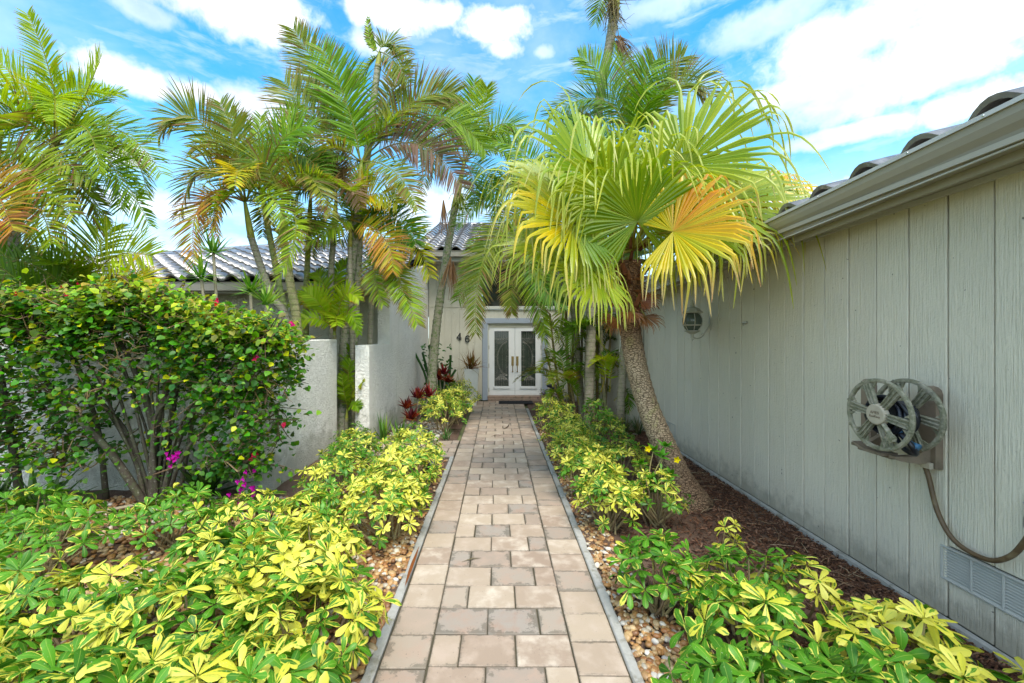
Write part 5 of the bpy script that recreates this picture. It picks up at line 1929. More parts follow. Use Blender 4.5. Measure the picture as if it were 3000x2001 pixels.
def fan_leaf(parent, h, mid, nrm, Rf, tipl, kindf, seed, N=52, spread=155, pet0=None, droop=1.0, name='fan_frond'):
    """palmate leaf: h is where the blade joins the petiole"""
    g = random.Random(seed)
    h, mid, nrm = Vector(h), Vector(mid).normalized(), Vector(nrm)
    nrm = (nrm - mid * nrm.dot(mid)).normalized()
    sid = nrm.cross(mid)
    q = MB()
    p0 = Vector(pet0) if pet0 is not None else FC.copy()
    pm = (p0 + h) / 2 + Vector((0, 0, .06))
    q.tube(smoothline([p0, pm, h], 8), [lerp(.017, .009, k / 8) for k in range(9)], 6, (0.26, 0.24, 0.045))
    dth = math.radians(2 * spread / N)
    for k in range(N):
        th = math.radians(-spread) + dth * (k + .5 + g.gauss(0, .22))
        lat = abs(th) / math.radians(spread)
        d0 = mid * math.cos(th) + sid * math.sin(th)
        d0 = (d0 + nrm * (.10 + .14 * math.cos(th))).normalized()
        R_ = Rf * .84 * (1 - .28 * lat ** 2) * g.uniform(.86, 1.10)
        tl = tipl * g.uniform(.75, 1.7) * (1 - .2 * lat)
        wv = nrm.cross(d0).normalized()
        nn = d0.cross(wv).normalized()
        pts, ws, cs, rs = [], [], [], []
        c, d = h.copy(), d0.copy()
        col, tipc = kindf(th, g)
        na, nb_ = 5, 7
        for m_ in range(na + 1):
            f_ = m_ / na
            pts.append(c.copy())
            ws.append(max(.003, R_ * f_ * math.tan(dth / 2) * 1.02))
            cs.append(cmix(col, cmix(col, (0.30, 0.30, 0.04), .6), max(0, .4 - f_)))
            d.z -= .022 * droop * f_
            d.normalize()
            c = c + d * (R_ / na)
        w0 = ws[-1]
        fall = droop * g.uniform(1.1, 2.2)
        bs = g.choice((1, 1, 2, 2, 3))
        dn = Vector((g.gauss(0, .10), g.gauss(0, .10), -1)) + d0 * .12
        for m_ in range(1, nb_ + 1):
            f_ = m_ / nb_
            if m_ < bs:
                d.z -= .16 * droop
            else:
                d = d.lerp(dn, min(.8, .30 * fall))
            d.normalize()
            c = c + d * (tl / nb_)
            pts.append(c.copy())
            ws.append(w0 * .46 * (1 - f_) ** .5 + .0014)
            cs.append(cmix(col, tipc, f_ ** 1.2))
        v, cc = [], []
        for m_, p in enumerate(pts):
            dd = (pts[min(m_ + 1, len(pts) - 1)] - pts[max(m_ - 1, 0)]).normalized()
            w = wv - dd * wv.dot(dd)
            w.normalize()
            n2 = dd.cross(w)
            lift = ws[m_] * (.55 if m_ <= na else .35)
            v += [p - w * ws[m_], p + n2 * lift, p + w * ws[m_]]
            cc += [cs[m_], cmix(cs[m_], (cs[m_][0] * .8, cs[m_][1] * .85, cs[m_][2]), 1), cs[m_]]
        f = []
        for m_ in range(len(pts) - 1):
            a = m_ * 3
            f += [(a, a + 1, a + 4, a + 3), (a + 1, a + 2, a + 5, a + 4)]
        q.add(v, f, cc)
    return q.obj(name, M['fan'], parent)


LG, LY_, FY, FO = (0.16, 0.27, 0.014), (0.40, 0.43, 0.035), (0.62, 0.47, 0.03), (0.62, 0.27, 0.02)
STRAW = (0.55, 0.46, 0.22)


def k_green(th, g):
    return cmix(LG, LY_, g.random() * .45), cmix(LY_, FY, g.random() * .6)


def k_lime(th, g):
    return cmix(LG, LY_, .25 + g.random() * .6), cmix(LY_, STRAW, g.random() * .7)


def k_yellow(th, g):                 # yellow towards the outer half of the blade, green at the rest
    f_ = max(0, math.cos(th - .35))
    return cmix(LG, FY, min(1, f_ * g.uniform(.45, 1.1))), cmix(FY, STRAW, g.random())


def k_orange(th, g):
    f_ = max(0, math.cos(th - .55)) ** 1.5
    c = cmix(LY_, FY, g.random())
    return cmix(c, FO, min(.9, f_ * g.uniform(.1, 1.1))), cmix(STRAW, (0.45, 0.26, 0.13), g.random())


def k_dead(th, g):
    c = cmix((0.16, 0.06, 0.025), (0.28, 0.12, 0.045), g.random())
    return c, cmix(c, (0.34, 0.19, 0.08), .5)


view = Vector((0, -1, .25))
fan_leaf(fanp, P(1316, 512, 3.95), (-1, -.25, .18), (0.05, -1, .55), .60, .30, k_yellow, 1, spread=150)
fan_leaf(fanp, P(1464, 508, 3.9), (-.12, -.25, 1), (0, -1, .1), .56, .40, k_green, 2, spread=150)
fan_leaf(fanp, P(1545, 532, 3.72), (1, -.42, .22), (-.1, -1, .6), .58, .28, k_orange, 3, spread=140, droop=1.15)
fan_leaf(fanp, P(1375, 628, 4.0), (-1, -.2, -.25), (.15, -1, .5), .44, .22, k_lime, 4, spread=130)
fan_leaf(fanp, P(1570, 380, 4.1), (.72, -.15, .75), (-.5, -1, .5), .68, .55, k_lime, 5)
fan_leaf(fanp, P(1350, 395, 4.2), (-.75, -.15, .7), (.5, -1, .5), .66, .5, k_lime, 6)
fan_leaf(fanp, P(1440, 440, 4.6), (-.25, .2, 1), (.1, -1, .4), .56, .5, k_green, 7)
fan_leaf(fanp, P(1640, 470, 4.0), (1, 0.1, .35), (-.2, -1, .9), .66, .5, k_lime, 8)
fan_leaf(fanp, P(1290, 440, 4.6), (-1, .1, .35), (.2, -.9, .9), .62, .48, k_lime, 9)
fan_leaf(fanp, P(1515, 460, 4.3), (.45, -.1, 1), (0, -1, .35), .56, .5, k_lime, 10)
fan_leaf(fanp, P(1400, 455, 4.0), (-.4, -.3, .9), (.1, -1, .4), .55, .45, k_lime, 11)
fan_leaf(fanp, P(1660, 440, 4.7), (1, .35, .25), (0, -.6, 1), .66, .5, k_yellow, 12)
fan_leaf(fanp, P(1260, 560, 4.5), (-1, .15, -.1), (.1, -.7, 1), .52, .34, k_lime, 13)
fan_leaf(fanp, P(1420, 600, 5.0), (-.3, 1, .2), (0, .1, 1), .6, .45, k_green, 16)
fan_leaf(fanp, P(1500, 580, 5.0), (.4, 1, .25), (0, .1, 1), .6, .45, k_green, 17)
fan_leaf(fanp, P(1540, 490, 4.8), (.5, .6, .8), (0, -.6, .6), .55, .5, k_green, 18)
fan_leaf(fanp, P(1390, 480, 4.9), (-.5, .5, .8), (.2, -.6, .8), .6, .5, k_green, 19)
fan_leaf(fanp, P(1330, 600, 4.2), (-.9, -.3, -.35), (.1, -.8, 1), .42, .24, k_lime, 20)
fan_leaf(fanp, P(1600, 560, 4.3), (1, -.1, -.1), (0, -.7, 1), .50, .28, k_lime, 21)
fan_leaf(fanp, P(1300, 470, 4.8), (-1, .1, .25), (.1, -1, .7), .60, .5, k_lime, 25)
fan_leaf(fanp, P(1610, 520, 3.9), (1, -.15, .05), (-.1, -1, .9), .54, .3, k_yellow, 26, spread=130)
fan_leaf(fanp, P(1735, 445, 5.0), (1, .2, .15), (-.1, -.8, .8), .62, .4, k_orange, 27)
q = MB()                                           # folded spear leaves
for (u, v_, yy) in ((1478, 330, 4.4), (1500, 300, 4.45)):
    q.tube(smoothline([FC, P(1470, 450, 4.45), P(u, v_, yy)], 10), [.012] * 5 + [.018, .02, .018, .013, .008, .002], 5, [cmix(LG, (0.4, 0.42, 0.1), k / 10) for k in range(11)])
q.obj('spear_leaf', M['fan'], fanp)
# fibrous boots and dead leaf bases under the crown
q = MB()
g = random.Random(9)
for k in range(46):
    a = g.uniform(0, 6.28)
    zz = lerp(2.0, 2.72, g.random())
    ctr = line[min(64, int(64 * lerp(.78, 1, (zz - 2.0) / .72)))]
    d = Vector((math.cos(a), math.sin(a), 0))
    b = Vector((ctr.x, ctr.y, zz)) + d * .09
    e = b + d * g.uniform(.06, .20) + Vector((0, 0, g.uniform(-.05, .2)))
    s = Vector((-math.sin(a), math.cos(a), 0)) * g.uniform(.02, .055)
    col = cmix((0.12, 0.04, 0.018), (0.30, 0.13, 0.05), g.random())
    q.add([b - s, b + s, e + s * .5, e - s * .5, (b + e) / 2 + d * .02 + Vector((0, 0, -.03))], [(0, 1, 2, 3), (0, 4, 1), (1, 4, 2), (2, 4, 3), (3, 4, 0)], col)
q.obj('leaf_base', M['chip'], fanp)
q = MB()
for k in range(420):
    a = g.uniform(0, 6.28)
    zz = g.uniform(1.92, 2.6)
    ctr = line[min(64, int(64 * lerp(.76, .98, (zz - 1.92) / .7)))]
    d = Vector((math.cos(a), math.sin(a), 0))
    b = Vector((ctr.x, ctr.y, zz)) + d * .10
    l = g.uniform(.05, .18)
    e = b + d * l * g.uniform(.2, 1) + Vector((g.gauss(0, .03), g.gauss(0, .03), -l * g.uniform(.1, .9)))
    q.tube([b, (b + e) / 2 + d * .015, e], [.0035, .003, .001], 3, cmix((0.10, 0.035, 0.016), (0.30, 0.15, 0.06), g.random()), False)
q.obj('fibre', M['chip'], fanp)
for i_, (u, v_, yy, md) in enumerate(((1418, 735, 4.35, (-1, -.2, -.45)), (1480, 725, 4.3, (.6, -.5, -.9)), (1470, 690, 4.3, (.9, -.3, -.3)), (1420, 690, 4.2, (-.8, -.5, -.2)), (1448, 715, 4.28, (-.1, -.8, -.9)))):
    fan_leaf(fanp, P(u, v_, yy), md, (0, -1, .6), .15, .06, k_dead, 40 + i_, N=22, spread=70, pet0=P(1446, 690, 4.45), droop=.35, name='dead_fan')

# ------------------------------------------------------------------ variegated shrubs
def rosette_mesh(seed, yellow, L, W, segs, nl):
    g = random.Random(seed)
    q = MB()
    q.tube([(0, 0, -L * .9), (0, 0, -L * .3), (0, 0, 0)], [.0032, .0028, .0024], 4, (.45, .5, .6), False)
    for k in range(nl):
        az = 2 * math.pi * k / nl + g.gauss(0, .16)
        el = math.radians(g.uniform(-18, 48))
        l, w = L * g.uniform(.78, 1.12), W * g.uniform(.82, 1.15)
        y_ = min(1, max(0, yellow + g.gauss(0, .20)))
        rnd = g.random()
        d = Vector((math.cos(az) * math.cos(el), math.sin(az) * math.cos(el), math.sin(el)))
        s = Vector((-math.sin(az), math.cos(az), 0))
        tw = g.gauss(0, .25)
        s = (s * math.cos(tw) + d.cross(s) * math.sin(tw)).normalized()
        c = d * (L * .10)
        v, f, cs = [], [], []
        fold = g.uniform(.12, .34)
        dro = g.uniform(.5, 1.15)
        for m_ in range(segs + 1):
            t = m_ / segs
            ww = w * .56 * (t ** .8) * math.sqrt(max(0, 1 - t ** 5)) * 1.18
            if m_ == 0:
                ww = w * .05
            if m_ == segs:
                ww = w * .12
            n_ = d.cross(s) * -1
            v += [c - s * ww + n_ * (ww * fold * -1) * -1, c, c + s * ww + n_ * ww * fold]
            cs += [(y_, 1, rnd), (y_, 0, rnd), (y_, 1, rnd)]
            if m_ < segs:
                c = c + d * (l / segs)
                d = (d + Vector((0, 0, -dro * (t + .25) / segs * 1.5))).normalized()
        for m_ in range(segs):
            a = m_ * 3
            f += [(a, a + 1, a + 4, a + 3), (a + 1, a + 2, a + 5, a + 4)]
        q.add(v, f, cs)
    return q.mesh('leaf_rosette', M['vari'], True)


ROS = {}
for key, (L, W, segs, nl) in {'near': (.096, .037, 6, 8), 'far': (.066, .027, 4, 8)}.items():
    for yk, yv in (('g', .02), ('m', .42), ('y', .80)):
        ROS[key + yk] = [rosette_mesh(hash((key, yk, i_)) % 9999 if False else (i_ * 17 + len(key) * 5 + ord(yk[0])), yv, L, W, segs, nl + (i_ % 3)) for i_ in range(4)]


def shrub(x, y, r, h, n, size, mixw, seed, label, group=None, scale=1.0, stems=14, low=.25, lean=(0, 0), name='variegated_shrub', ry=None):
    """a schefflera: stems from the base and leaf rosettes over its crown"""
    g = random.Random(seed)
    t_ = thing(name, (x, y, 0), label, 'shrub', group)
    q = MB()
    ry = ry or r
    if group == GL and x > -1.25:
        x += .12
    if group == GR and x < 1.2:
        x -= .10
    pts = []
    n = int(n * (1.18 if size == 'near' else (1.45 if y < 6.5 else 1.0)))
    for k in range(n):
        # golden-angle spread over the dome, a little inside it
        zt = 1 - (k + .5) / n * (1 - low) if low >= 0 else 1 - (k + .5) / n * 1.2
        a = k * 2.39996 + g.gauss(0, .3)
        rr = math.sqrt(max(0, 1 - (max(0, zt) ** 2))) * g.uniform(.72, 1.12) + .05
        sh = g.uniform(.86, 1.10)
        px, py = x + r * rr * math.cos(a) + lean[0], y + ry * rr * math.sin(a) + lean[1]
        pz = h * (.30 + .70 * zt ** .8 if zt > 0 else .3 + zt * .3) * sh
        if g.random() < .2:
            pz *= g.uniform(.55, .9)
        pts.append((Vector((px, py, max(.07, pz))), a, rr))
    for k, (p, a, rr) in enumerate(pts):
        kind = g.choices(('g', 'm', 'y'), mixw)[0]
        ax_ = Vector((math.cos(a) * rr * .75 + g.gauss(0, .25), math.sin(a) * rr * .75 + g.gauss(0, .25), 1)).normalized()
        rot = ax_.to_track_quat('Z', 'Y') @ Matrix.Rotation(g.uniform(0, 6.28), 3, 'Z').to_quaternion()
        inst('leaf_rosette', g.choice(ROS[size + kind]), t_, p, rot, scale * g.uniform(.78, 1.18))
    step = max(1, n // stems)
    for (p, a, rr) in pts[::step]:
        b = Vector((x + g.gauss(0, r * .14), y + g.gauss(0, r * .14), -.03))
        m1 = lerp(b, p, .5) + Vector((math.cos(a), math.sin(a), 0)) * g.uniform(-.02, .05)
        q.tube(smoothline([b, m1, p - Vector((0, 0, .02))], 6), [lerp(.010, .0045, k / 6) * scale for k in range(7)], 5, cmix((0.16, 0.115, 0.07), (0.34, 0.27, 0.13), g.random()), False)
    q.obj('stem', M['stem'], t_)
    return t_


GL = 'variegated shrubs filling the left bed'
GR = 'variegated shrubs along the right bed'
N_, M1, M2, M3 = 0, (.35, .4, .25), (.15, .35, .5), (.6, .3, .1)
shrub(-1.20, 1.55, .42, .44, 80, 'near', (.3, .3, .4), 1, 'yellow and green shrub nearest the camera beside the left edge of the walk', GL)
shrub(-1.80, 1.52, .42, .44, 80, 'near', (.35, .4, .25), 2, 'bright yellow leaved shrub at the front of the left bed, second from the walk', GL)
shrub(-2.45, 1.60, .44, .46, 70, 'near', (.3, .4, .3), 3, 'yellow green shrub in the bottom left corner of the bed', GL)
shrub(-1.10, 2.12, .36, .42, 70, 'near', (.25, .35, .4), 4, 'rounded yellow shrub beside the pebbles left of the walk', GL)
shrub(-1.68, 2.15, .40, .40, 70, 'near', (.3, .4, .3), 5, 'dense green and yellow shrub in the middle of the left bed', GL)
shrub(-2.35, 2.25, .42, .38, 62, 'near', (.35, .4, .25), 6, 'spreading green and yellow shrub before the bare pebble patch', GL)
shrub(-3.05, 2.30, .42, .42, 56, 'near', (.45, .35, .2), 7, 'leafy green shrub at the left edge before the bare pebble patch', GL)
shrub(-1.32, 2.72, .38, .46, 75, 'near', (.2, .35, .45), 8, 'tall yellow shrub right of the bare pebble patch', GL)
shrub(-1.95, 2.88, .34, .36, 40, 'near', (.45, .35, .2), 9, 'sparse shrub with bare pebbles around it in the left bed', GL)
shrub(-3.35, 3.05, .42, .40, 44, 'near', (.75, .2, .05), 10, 'plain green shrub at the back left of the bed by the bougainvillea', GL)
shrub(-2.75, 3.45, .34, .42, 40, 'near', (.85, .15, 0), 11, 'fresh green shrub standing in front of the bougainvillea trunk', GL, .95)
shrub(-2.10, 3.42, .36, .38, 48, 'near', (.5, .35, .15), 12, 'green and yellow shrub below the purple bougainvillea flowers', GL, .9)
shrub(-1.55, 3.42, .34, .40, 60, 'near', (.25, .35, .4), 13, 'yellow shrub near the foot of the low stucco wall', GL, .9)
shrub(-3.95, 3.45, .40, .42, 34, 'near', (.7, .25, .05), 14, 'green shrub at the far left beneath the bougainvillea', GL)
shrub(-1.08, 3.55, .34, .54, 80, 'far', (.15, .35, .5), 15, 'pale yellow shrub bulging over the left kerb of the walk', GL, 1.1)
shrub(-1.62, 4.1, .36, .52, 66, 'far', (.2, .35, .45), 16, 'pale yellow shrub against the end of the low stucco wall', GL, 1.15)
shrub(-1.08, 4.25, .36, .58, 84, 'far', (.15, .35, .5), 17, 'taller pale yellow shrub beside the black garden spotlight', GL, 1.1)
shrub(-1.15, 5.0, .38, .60, 84, 'far', (.2, .4, .4), 18, 'rounded variegated shrub midway along the left of the walk', GL, 1.05)
shrub(-1.75, 4.95, .36, .56, 60, 'far', (.45, .35, .2), 19, 'greener shrub at the gap between the two stucco walls', GL, 1.05)
shrub(-1.95, 5.65, .30, .50, 44, 'far', (.6, .3, .1), 20, 'green shrub at the foot of the stubby stucco wall end', GL, 1.0)
shrub(-1.12, 7.6, .44, .62, 110, 'far', (.2, .4, .4), 21, 'pale variegated shrub at the foot of the leaning door palm', GL, 1.0)
shrub(-1.02, 8.35, .44, .68, 110, 'far', (.2, .4, .4), 22, 'variegated shrub leaning out towards the walk below the house number', GL, 1.0)
shrub(-.98, 9.2, .42, .72, 96, 'far', (.2, .4, .4), 23, 'variegated shrub in front of the tall white planter', GL, 1.0)
shrub(-1.45, 8.7, .36, .64, 60, 'far', (.3, .4, .3), 24, 'variegated shrub between the red plants and the planter', GL, 1.0)

shrub(1.12, 3.75, .27, .50, 60, 'far', (.15, .35, .5), 31, 'pale yellow shrub with bare tan stems at the right kerb', GR, 1.1, 22)
shrub(1.50, 3.85, .25, .46, 26, 'far', (.3, .35, .35), 32, 'leggy shrub with open branches before the fan palm trunk', GR, 1.1, 20)
shrub(1.08, 4.4, .30, .54, 66, 'far', (.15, .35, .5), 33, 'rounded pale shrub left of the leaning fan palm trunk', GR, 1.05)
shrub(1.45, 4.75, .30, .50, 46, 'far', (.3, .35, .35), 34, 'variegated shrub tucked beside the fan palm trunk', GR, 1.05)
shrub(1.08, 5.15, .32, .58, 66, 'far', (.15, .4, .45), 35, 'pale variegated shrub midway along the right of the walk', GR, 1.05)
shrub(1.10, 5.95, .34, .60, 60, 'far', (.2, .4, .4), 36, 'variegated shrub right of the walk in line with the stucco wall gap', GR, 1.05)
shrub(1.60, 6.0, .34, .56, 44, 'far', (.4, .4, .2), 37, 'variegated shrub in the second row left of the small vent', GR, 1.05)
shrub(1.12, 6.8, .34, .62, 56, 'far', (.25, .4, .35), 38, 'variegated shrub in front of the areca clump', GR, 1.05)
shrub(1.75, 7.1, .30, .66, 26, 'far', (1, 0, 0), 39, 'plain green umbrella leaved shrub under the areca clump', GR, 1.4)
shrub(1.05, 7.7, .32, .60, 50, 'far', (.25, .4, .35), 40, 'variegated shrub near the doormat on the right of the walk', GR, 1.0)
shrub(1.25, 8.7, .32, .62, 44, 'far', (.2, .4, .4), 41, 'variegated shrub below the small flower pot by the doors', GR, 1.0)

shrub(1.13, 2.62, .25, .42, 34, 'near', (.75, .2, .05), 51, 'glossy green shrub with drooping fingers at the right kerb', GR, 1.0)
shrub(1.48, 2.50, .24, .42, 22, 'near', (.5, .3, .2), 52, 'mixed green and yellow shrub behind the front right pebbles', GR, .95)
shrub(1.28, 2.05, .30, .44, 42, 'near', (.5, .2, .3), 53, 'shrub with both green and yellow heads at the front right', GR, 1.0)
shrub(1.05, 1.62, .26, .40, 34, 'near', (.95, .05, 0), 54, 'glossy deep green shrub nearest the camera at the right of the walk', GR, 1.05)
shrub(1.50, 1.60, .30, .44, 40, 'near', (.85, .1, .05), 55, 'large leaved green shrub at the bottom of the right bed', GR, 1.1)
shrub(1.90, 1.92, .28, .46, 36, 'near', (.15, .2, .65), 56, 'bright yellow shrub leaning over the bare soil near the taupe wall', GR, 1.05, 16)
shrub(1.80, 2.42, .20, .40, 14, 'near', (.2, .2, .6), 57, 'small yellow headed shrub on tan stems standing in bare soil', GR, 1.0, 14)
shrub(1.95, 1.50, .24, .38, 24, 'near', (.3, .3, .4), 58, 'yellow tipped shrub with thick tan stems at the bottom right', GR, 1.0, 12)
shrub(2.30, 1.72, .12, .34, 6, 'near', (.1, .4, .5), 59, 'single yellow and green sprig closest to the taupe wall', GR, 1.0, 6)
shrub(1.72, 3.02, .07, .36, 5, 'near', (.1, .3, .6), 60, 'tiny yellow sprig alone in the soil before the fan palm', GR, .8, 5)

# ------------------------------------------------------------------ bougainvillea
bou = thing('bougainvillea', (P(355, 1130, 4.3).x, 4.3, 0), 'big clipped bougainvillea hedge in front of the low stucco wall', 'shrub')


def heart(q, c, d, nrm, l, col):
    d = d.normalized()
    s = d.cross(nrm)
    if s.length < .05:
        s = d.cross(Vector((1, 0, .2)))
    s.normalize()
    n_ = s.cross(d)
    w = l * .40
    v = [c, c + d * l * .30 - s * w + n_ * w * .25, c + d * l * .70 - s * w * .8 + n_ * w * .18, c + d * l - n_ * l * .12, c + d * l * .70 + s * w * .8 + n_ * w * .18, c + d * l * .30 + s * w + n_ * w * .25, c + d * l * .45]
    q.add(v, [(0, 6, 1), (1, 6, 2), (2, 6, 3), (3, 6, 4), (4, 6, 5), (5, 6, 0)], [col] * 6 + [cmix(col, (col[0] * .75, col[1] * .8, col[2]), 1)])


g = random.Random(21)
hv = []
for k in range(5):
    q = MB()
    heart(q, Vector((0, 0, 0)), Vector((1, 0, -.15)), Vector((0, 0, 1)), .062, [(0.06, 0.18, 0.018), (0.04, 0.13, 0.018), (0.10, 0.25, 0.022), (0.22, 0.36, 0.03), (0.05, 0.15, 0.03)][k])
    hv.append(q.mesh('leaf', M['leaf'], True))


def top_z(x):
    # outline of the clipped top, falling towards its free end
    t = (x + 5.2) / 3.2
    return 2.20 - .04 * t - max(0, x + 3.3) ** 1.5 * .30 + .04 * math.sin(x * 5) + .03 * math.sin(x * 13)


BX0, BX1 = -5.6, -2.05
base = Vector((P(355, 1130, 4.3).x, 4.3, 0))
stems = MB()
nodes = []
trunks = [((-3.62, 4.30), (-3.55, 4.25, .75), (-3.3, 4.2, 1.45), (-2.9, 4.1, 1.9), .045), ((-3.58, 4.32), (-3.62, 4.3, .8), (-3.72, 4.2, 1.4), (-3.9, 4.1, 1.9), .05),
          ((-3.66, 4.28), (-3.9, 4.1, .62), (-4.3, 4.05, 1.1), (-4.8, 4.1, 1.7), .042), ((-3.54, 4.3), (-3.3, 4.25, .7), (-2.95, 4.2, 1.2), (-2.5, 4.1, 1.6), .035), ((-3.6, 4.36), (-3.5, 4.4, .9), (-3.4, 4.4, 1.5), (-3.3, 4.4, 2.0), .04),
          ((-5.0, 4.3), (-5.0, 4.2, .8), (-5.0, 4.1, 1.5), (-5.1, 4.1, 2.0), .04), ((-4.2, 4.4), (-4.2, 4.3, .8), (-4.3, 4.2, 1.4), (-4.4, 4.2, 1.9), .03), ((-3.4, 4.35), (-3.2, 4.3, .9), (-3.1, 4.2, 1.4), (-3.1, 4.1, 1.9), .025)]
g2 = random.Random(4)
for k in range(13):
    a = g2.uniform(-1, 1)
    trunks.append(((-3.6 + a * .14, 4.3 + g2.gauss(0, .05)), (-3.6 + a * .5, 4.25 + g2.gauss(0, .06), g2.uniform(.55, .9)), (-3.6 + a * 1.0, 4.2, g2.uniform(1.15, 1.5)), (-3.6 + a * 1.6, 4.1, g2.uniform(1.6, 1.95)), g2.uniform(.014, .026)))
for (b, p1, p2, p3, r) in trunks:
    ln = smoothline([(b[0], b[1], -.04), p1, p2, p3], 18)
    stems.tube(ln, [lerp(r, r * .35, k / 18) for k in range(19)], 7, (1, 1, 1))
    nodes += ln[5:]
stems.obj('trunk', M['bark'], bou, smooth=True)
tw = MB()
fol = MB()
front = []
targets = []
for k in range(820):
    x = g.uniform(BX0, BX1)
    tz = top_z(x)
    m_ = g.random()
    z = tz - abs(g.gauss(0, .22)) if m_ < .62 else (g.uniform(1.15, tz) if m_ < .9 else g.uniform(.45, 1.3))
    edge = g.random()
    y = 3.72 + .9 * edge ** 1.4 if z > .9 else g.uniform(3.85, 4.6)
    targets.append(Vector((x, y, z)))
for k in range(260):                                  # sprays hanging low, denser at the free end
    x = g.choice((g.uniform(-2.75, -2.1), g.uniform(-5.2, -3.8), g.uniform(-5.4, -4.2), g.uniform(-3.0, -2.3)))
    targets.append(Vector((x, g.uniform(3.8, 4.35), g.uniform(.35, 1.25))))


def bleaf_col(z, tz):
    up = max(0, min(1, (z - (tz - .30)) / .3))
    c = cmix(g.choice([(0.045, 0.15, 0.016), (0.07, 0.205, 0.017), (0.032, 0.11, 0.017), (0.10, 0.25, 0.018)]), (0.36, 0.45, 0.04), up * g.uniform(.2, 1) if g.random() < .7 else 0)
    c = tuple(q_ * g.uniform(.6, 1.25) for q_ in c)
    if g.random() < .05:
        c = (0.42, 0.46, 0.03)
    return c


for T in targets:
    nb_ = min(nodes, key=lambda p: (p - T).length + max(0, p.z - T.z) * .4)
    a = nb_.lerp(T, .5) + Vector((g.gauss(0, .06), g.gauss(0, .05), g.gauss(.02, .06)))
    ln = smoothline([nb_, a, T], 6)
    tw.tube(ln, [lerp(.009, .0022, k / 6) for k in range(7)], 4, cmix((.9, .8, .7), (2.0, 1.5, 1.2), g.random()), False)
    if g.random() < .4:
        nodes.append(ln[4])
    tz = top_z(T.x)
    n = g.randint(9, 16) if T.z > 1.4 else g.randint(7, 13)
    for m_ in range(n):
        f_ = g.random() ** .6
        p = ln[min(6, int(f_ * 6.99))] if f_ < .92 else T
        c = p + Vector((g.gauss(0, .055), g.gauss(0, .055), g.gauss(0, .05)))
        c.y = min(c.y, 4.70)
        d = Vector((g.gauss(0, 1), g.gauss(-.35, 1), g.gauss(-.35, .5)))
        nr = Vector((g.gauss(0, .5), g.gauss(-.5, .5), 1))
        l = g.uniform(.036, .078)
        near_front = c.y < 3.98 or (c.x > -2.4)
        if near_front and len(front) < 300 and l > .056:
            front.append((c, d, nr, l))
        else:
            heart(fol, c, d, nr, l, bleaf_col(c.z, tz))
for m_ in range(11500):                               # the clipped shell
    x = g.uniform(BX0, BX1)
    tz = top_z(x)
    z = tz - abs(g.gauss(0, .34)) if g.random() < .7 else g.uniform(1.1, tz)
    y = 3.66 + abs(g.gauss(0, .16)) if g.random() < .6 else g.uniform(3.7, 4.66)
    if z > tz - .1:
        y = g.uniform(3.68, 4.66)
    if x > -2.25:
        y = g.uniform(3.9, 4.5)
    if z < 1.55 and g.random() < .35:
        continue
    # keep openings where stems and wall show through
    if math.sin(x * 7.3 + 1.2) * math.sin(z * 8.7 + x * 2.0) + .35 * math.sin(x * 19) > .18 and z < tz - .12:
        continue
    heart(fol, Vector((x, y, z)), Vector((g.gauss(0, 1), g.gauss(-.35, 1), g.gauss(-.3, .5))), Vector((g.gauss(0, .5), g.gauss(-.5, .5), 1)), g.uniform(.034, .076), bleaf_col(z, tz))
for k in range(420):
    x = g.uniform(BX0, BX1)
    z = top_z(x) - abs(g.gauss(0, .45))
    if z < .8:
        continue
    p = Vector((x, 3.72 + abs(g.gauss(0, .12)) + (.2 if x > -2.4 else 0), z))
    e = p + Vector((g.gauss(0, .16), g.gauss(-.03, .05), g.gauss(.02, .12)))
    tw.tube([p, (p + e) / 2 + Vector((g.gauss(0, .03), 0, g.gauss(0, .03))), e], [.0045, .0035, .0015], 4, cmix((1.0, .8, .6), (2.8, 1.9, 1.3), g.random()), False)
tw.obj('twig', M['bark'], bou)
tag(fol.obj('foliage', M['leaf'], bou, smooth=True), kind='stuff')
for (c, d, nr, l) in front:
    d = d.normalized()
    s = nr.cross(d).normalized()
    n_ = d.cross(s)
    inst('leaf', g.choice(hv), bou, c, Matrix((d, s, n_)).transposed().to_quaternion(), l / .062)
PUR, RED_ = (0.50, 0.012, 0.30), (0.55, 0.02, 0.05)
for (u, v_, yy, n, col, sp) in ((395, 1047, 3.9, 9, PUR, .035), (405, 1035, 3.9, 5, PUR, .02), (565, 1105, 3.9, 12, PUR, .045), (545, 1140, 3.85, 10, PUR, .04), (585, 1135, 3.9, 8, PUR, .03), (590, 827, 3.75, 3, (0.6, 0.03, 0.14), .012), (676, 745, 3.9, 3, (0.6, 0.03, 0.2), .014),
                                (45, 680, 3.7, 4, RED_, .018), (150, 672, 3.8, 4, RED_, .03), (185, 662, 3.8, 3, RED_, .02), (340, 690, 3.8, 3, RED_, .014), (495, 692, 3.8, 2, RED_, .012), (655, 975, 3.9, 3, (0.45, 0.03, 0.06), .016), (583, 1040, 3.9, 5, (0.45, 0.02, 0.06), .02), (585, 1065, 3.9, 4, (0.45, 0.02, 0.06), .02)):
    c = P(u, v_, yy)
    for k in range(max(2, int(n * .7))):
        q = MB()
        p = c + Vector((g.gauss(0, sp), g.gauss(0, sp), g.gauss(0, sp)))
        a0 = g.random() * 2
        for j in range(3):
            a = 2.1 * j + a0
            heart(q, p, Vector((math.cos(a), -.5, math.sin(a))), Vector((g.gauss(0, .3), -1, .3)), g.uniform(.022, .034), cmix(col, (col[0] * .8, col[1], col[2] * .8), g.random()))
        q.obj('flower', M['petal'], bou)

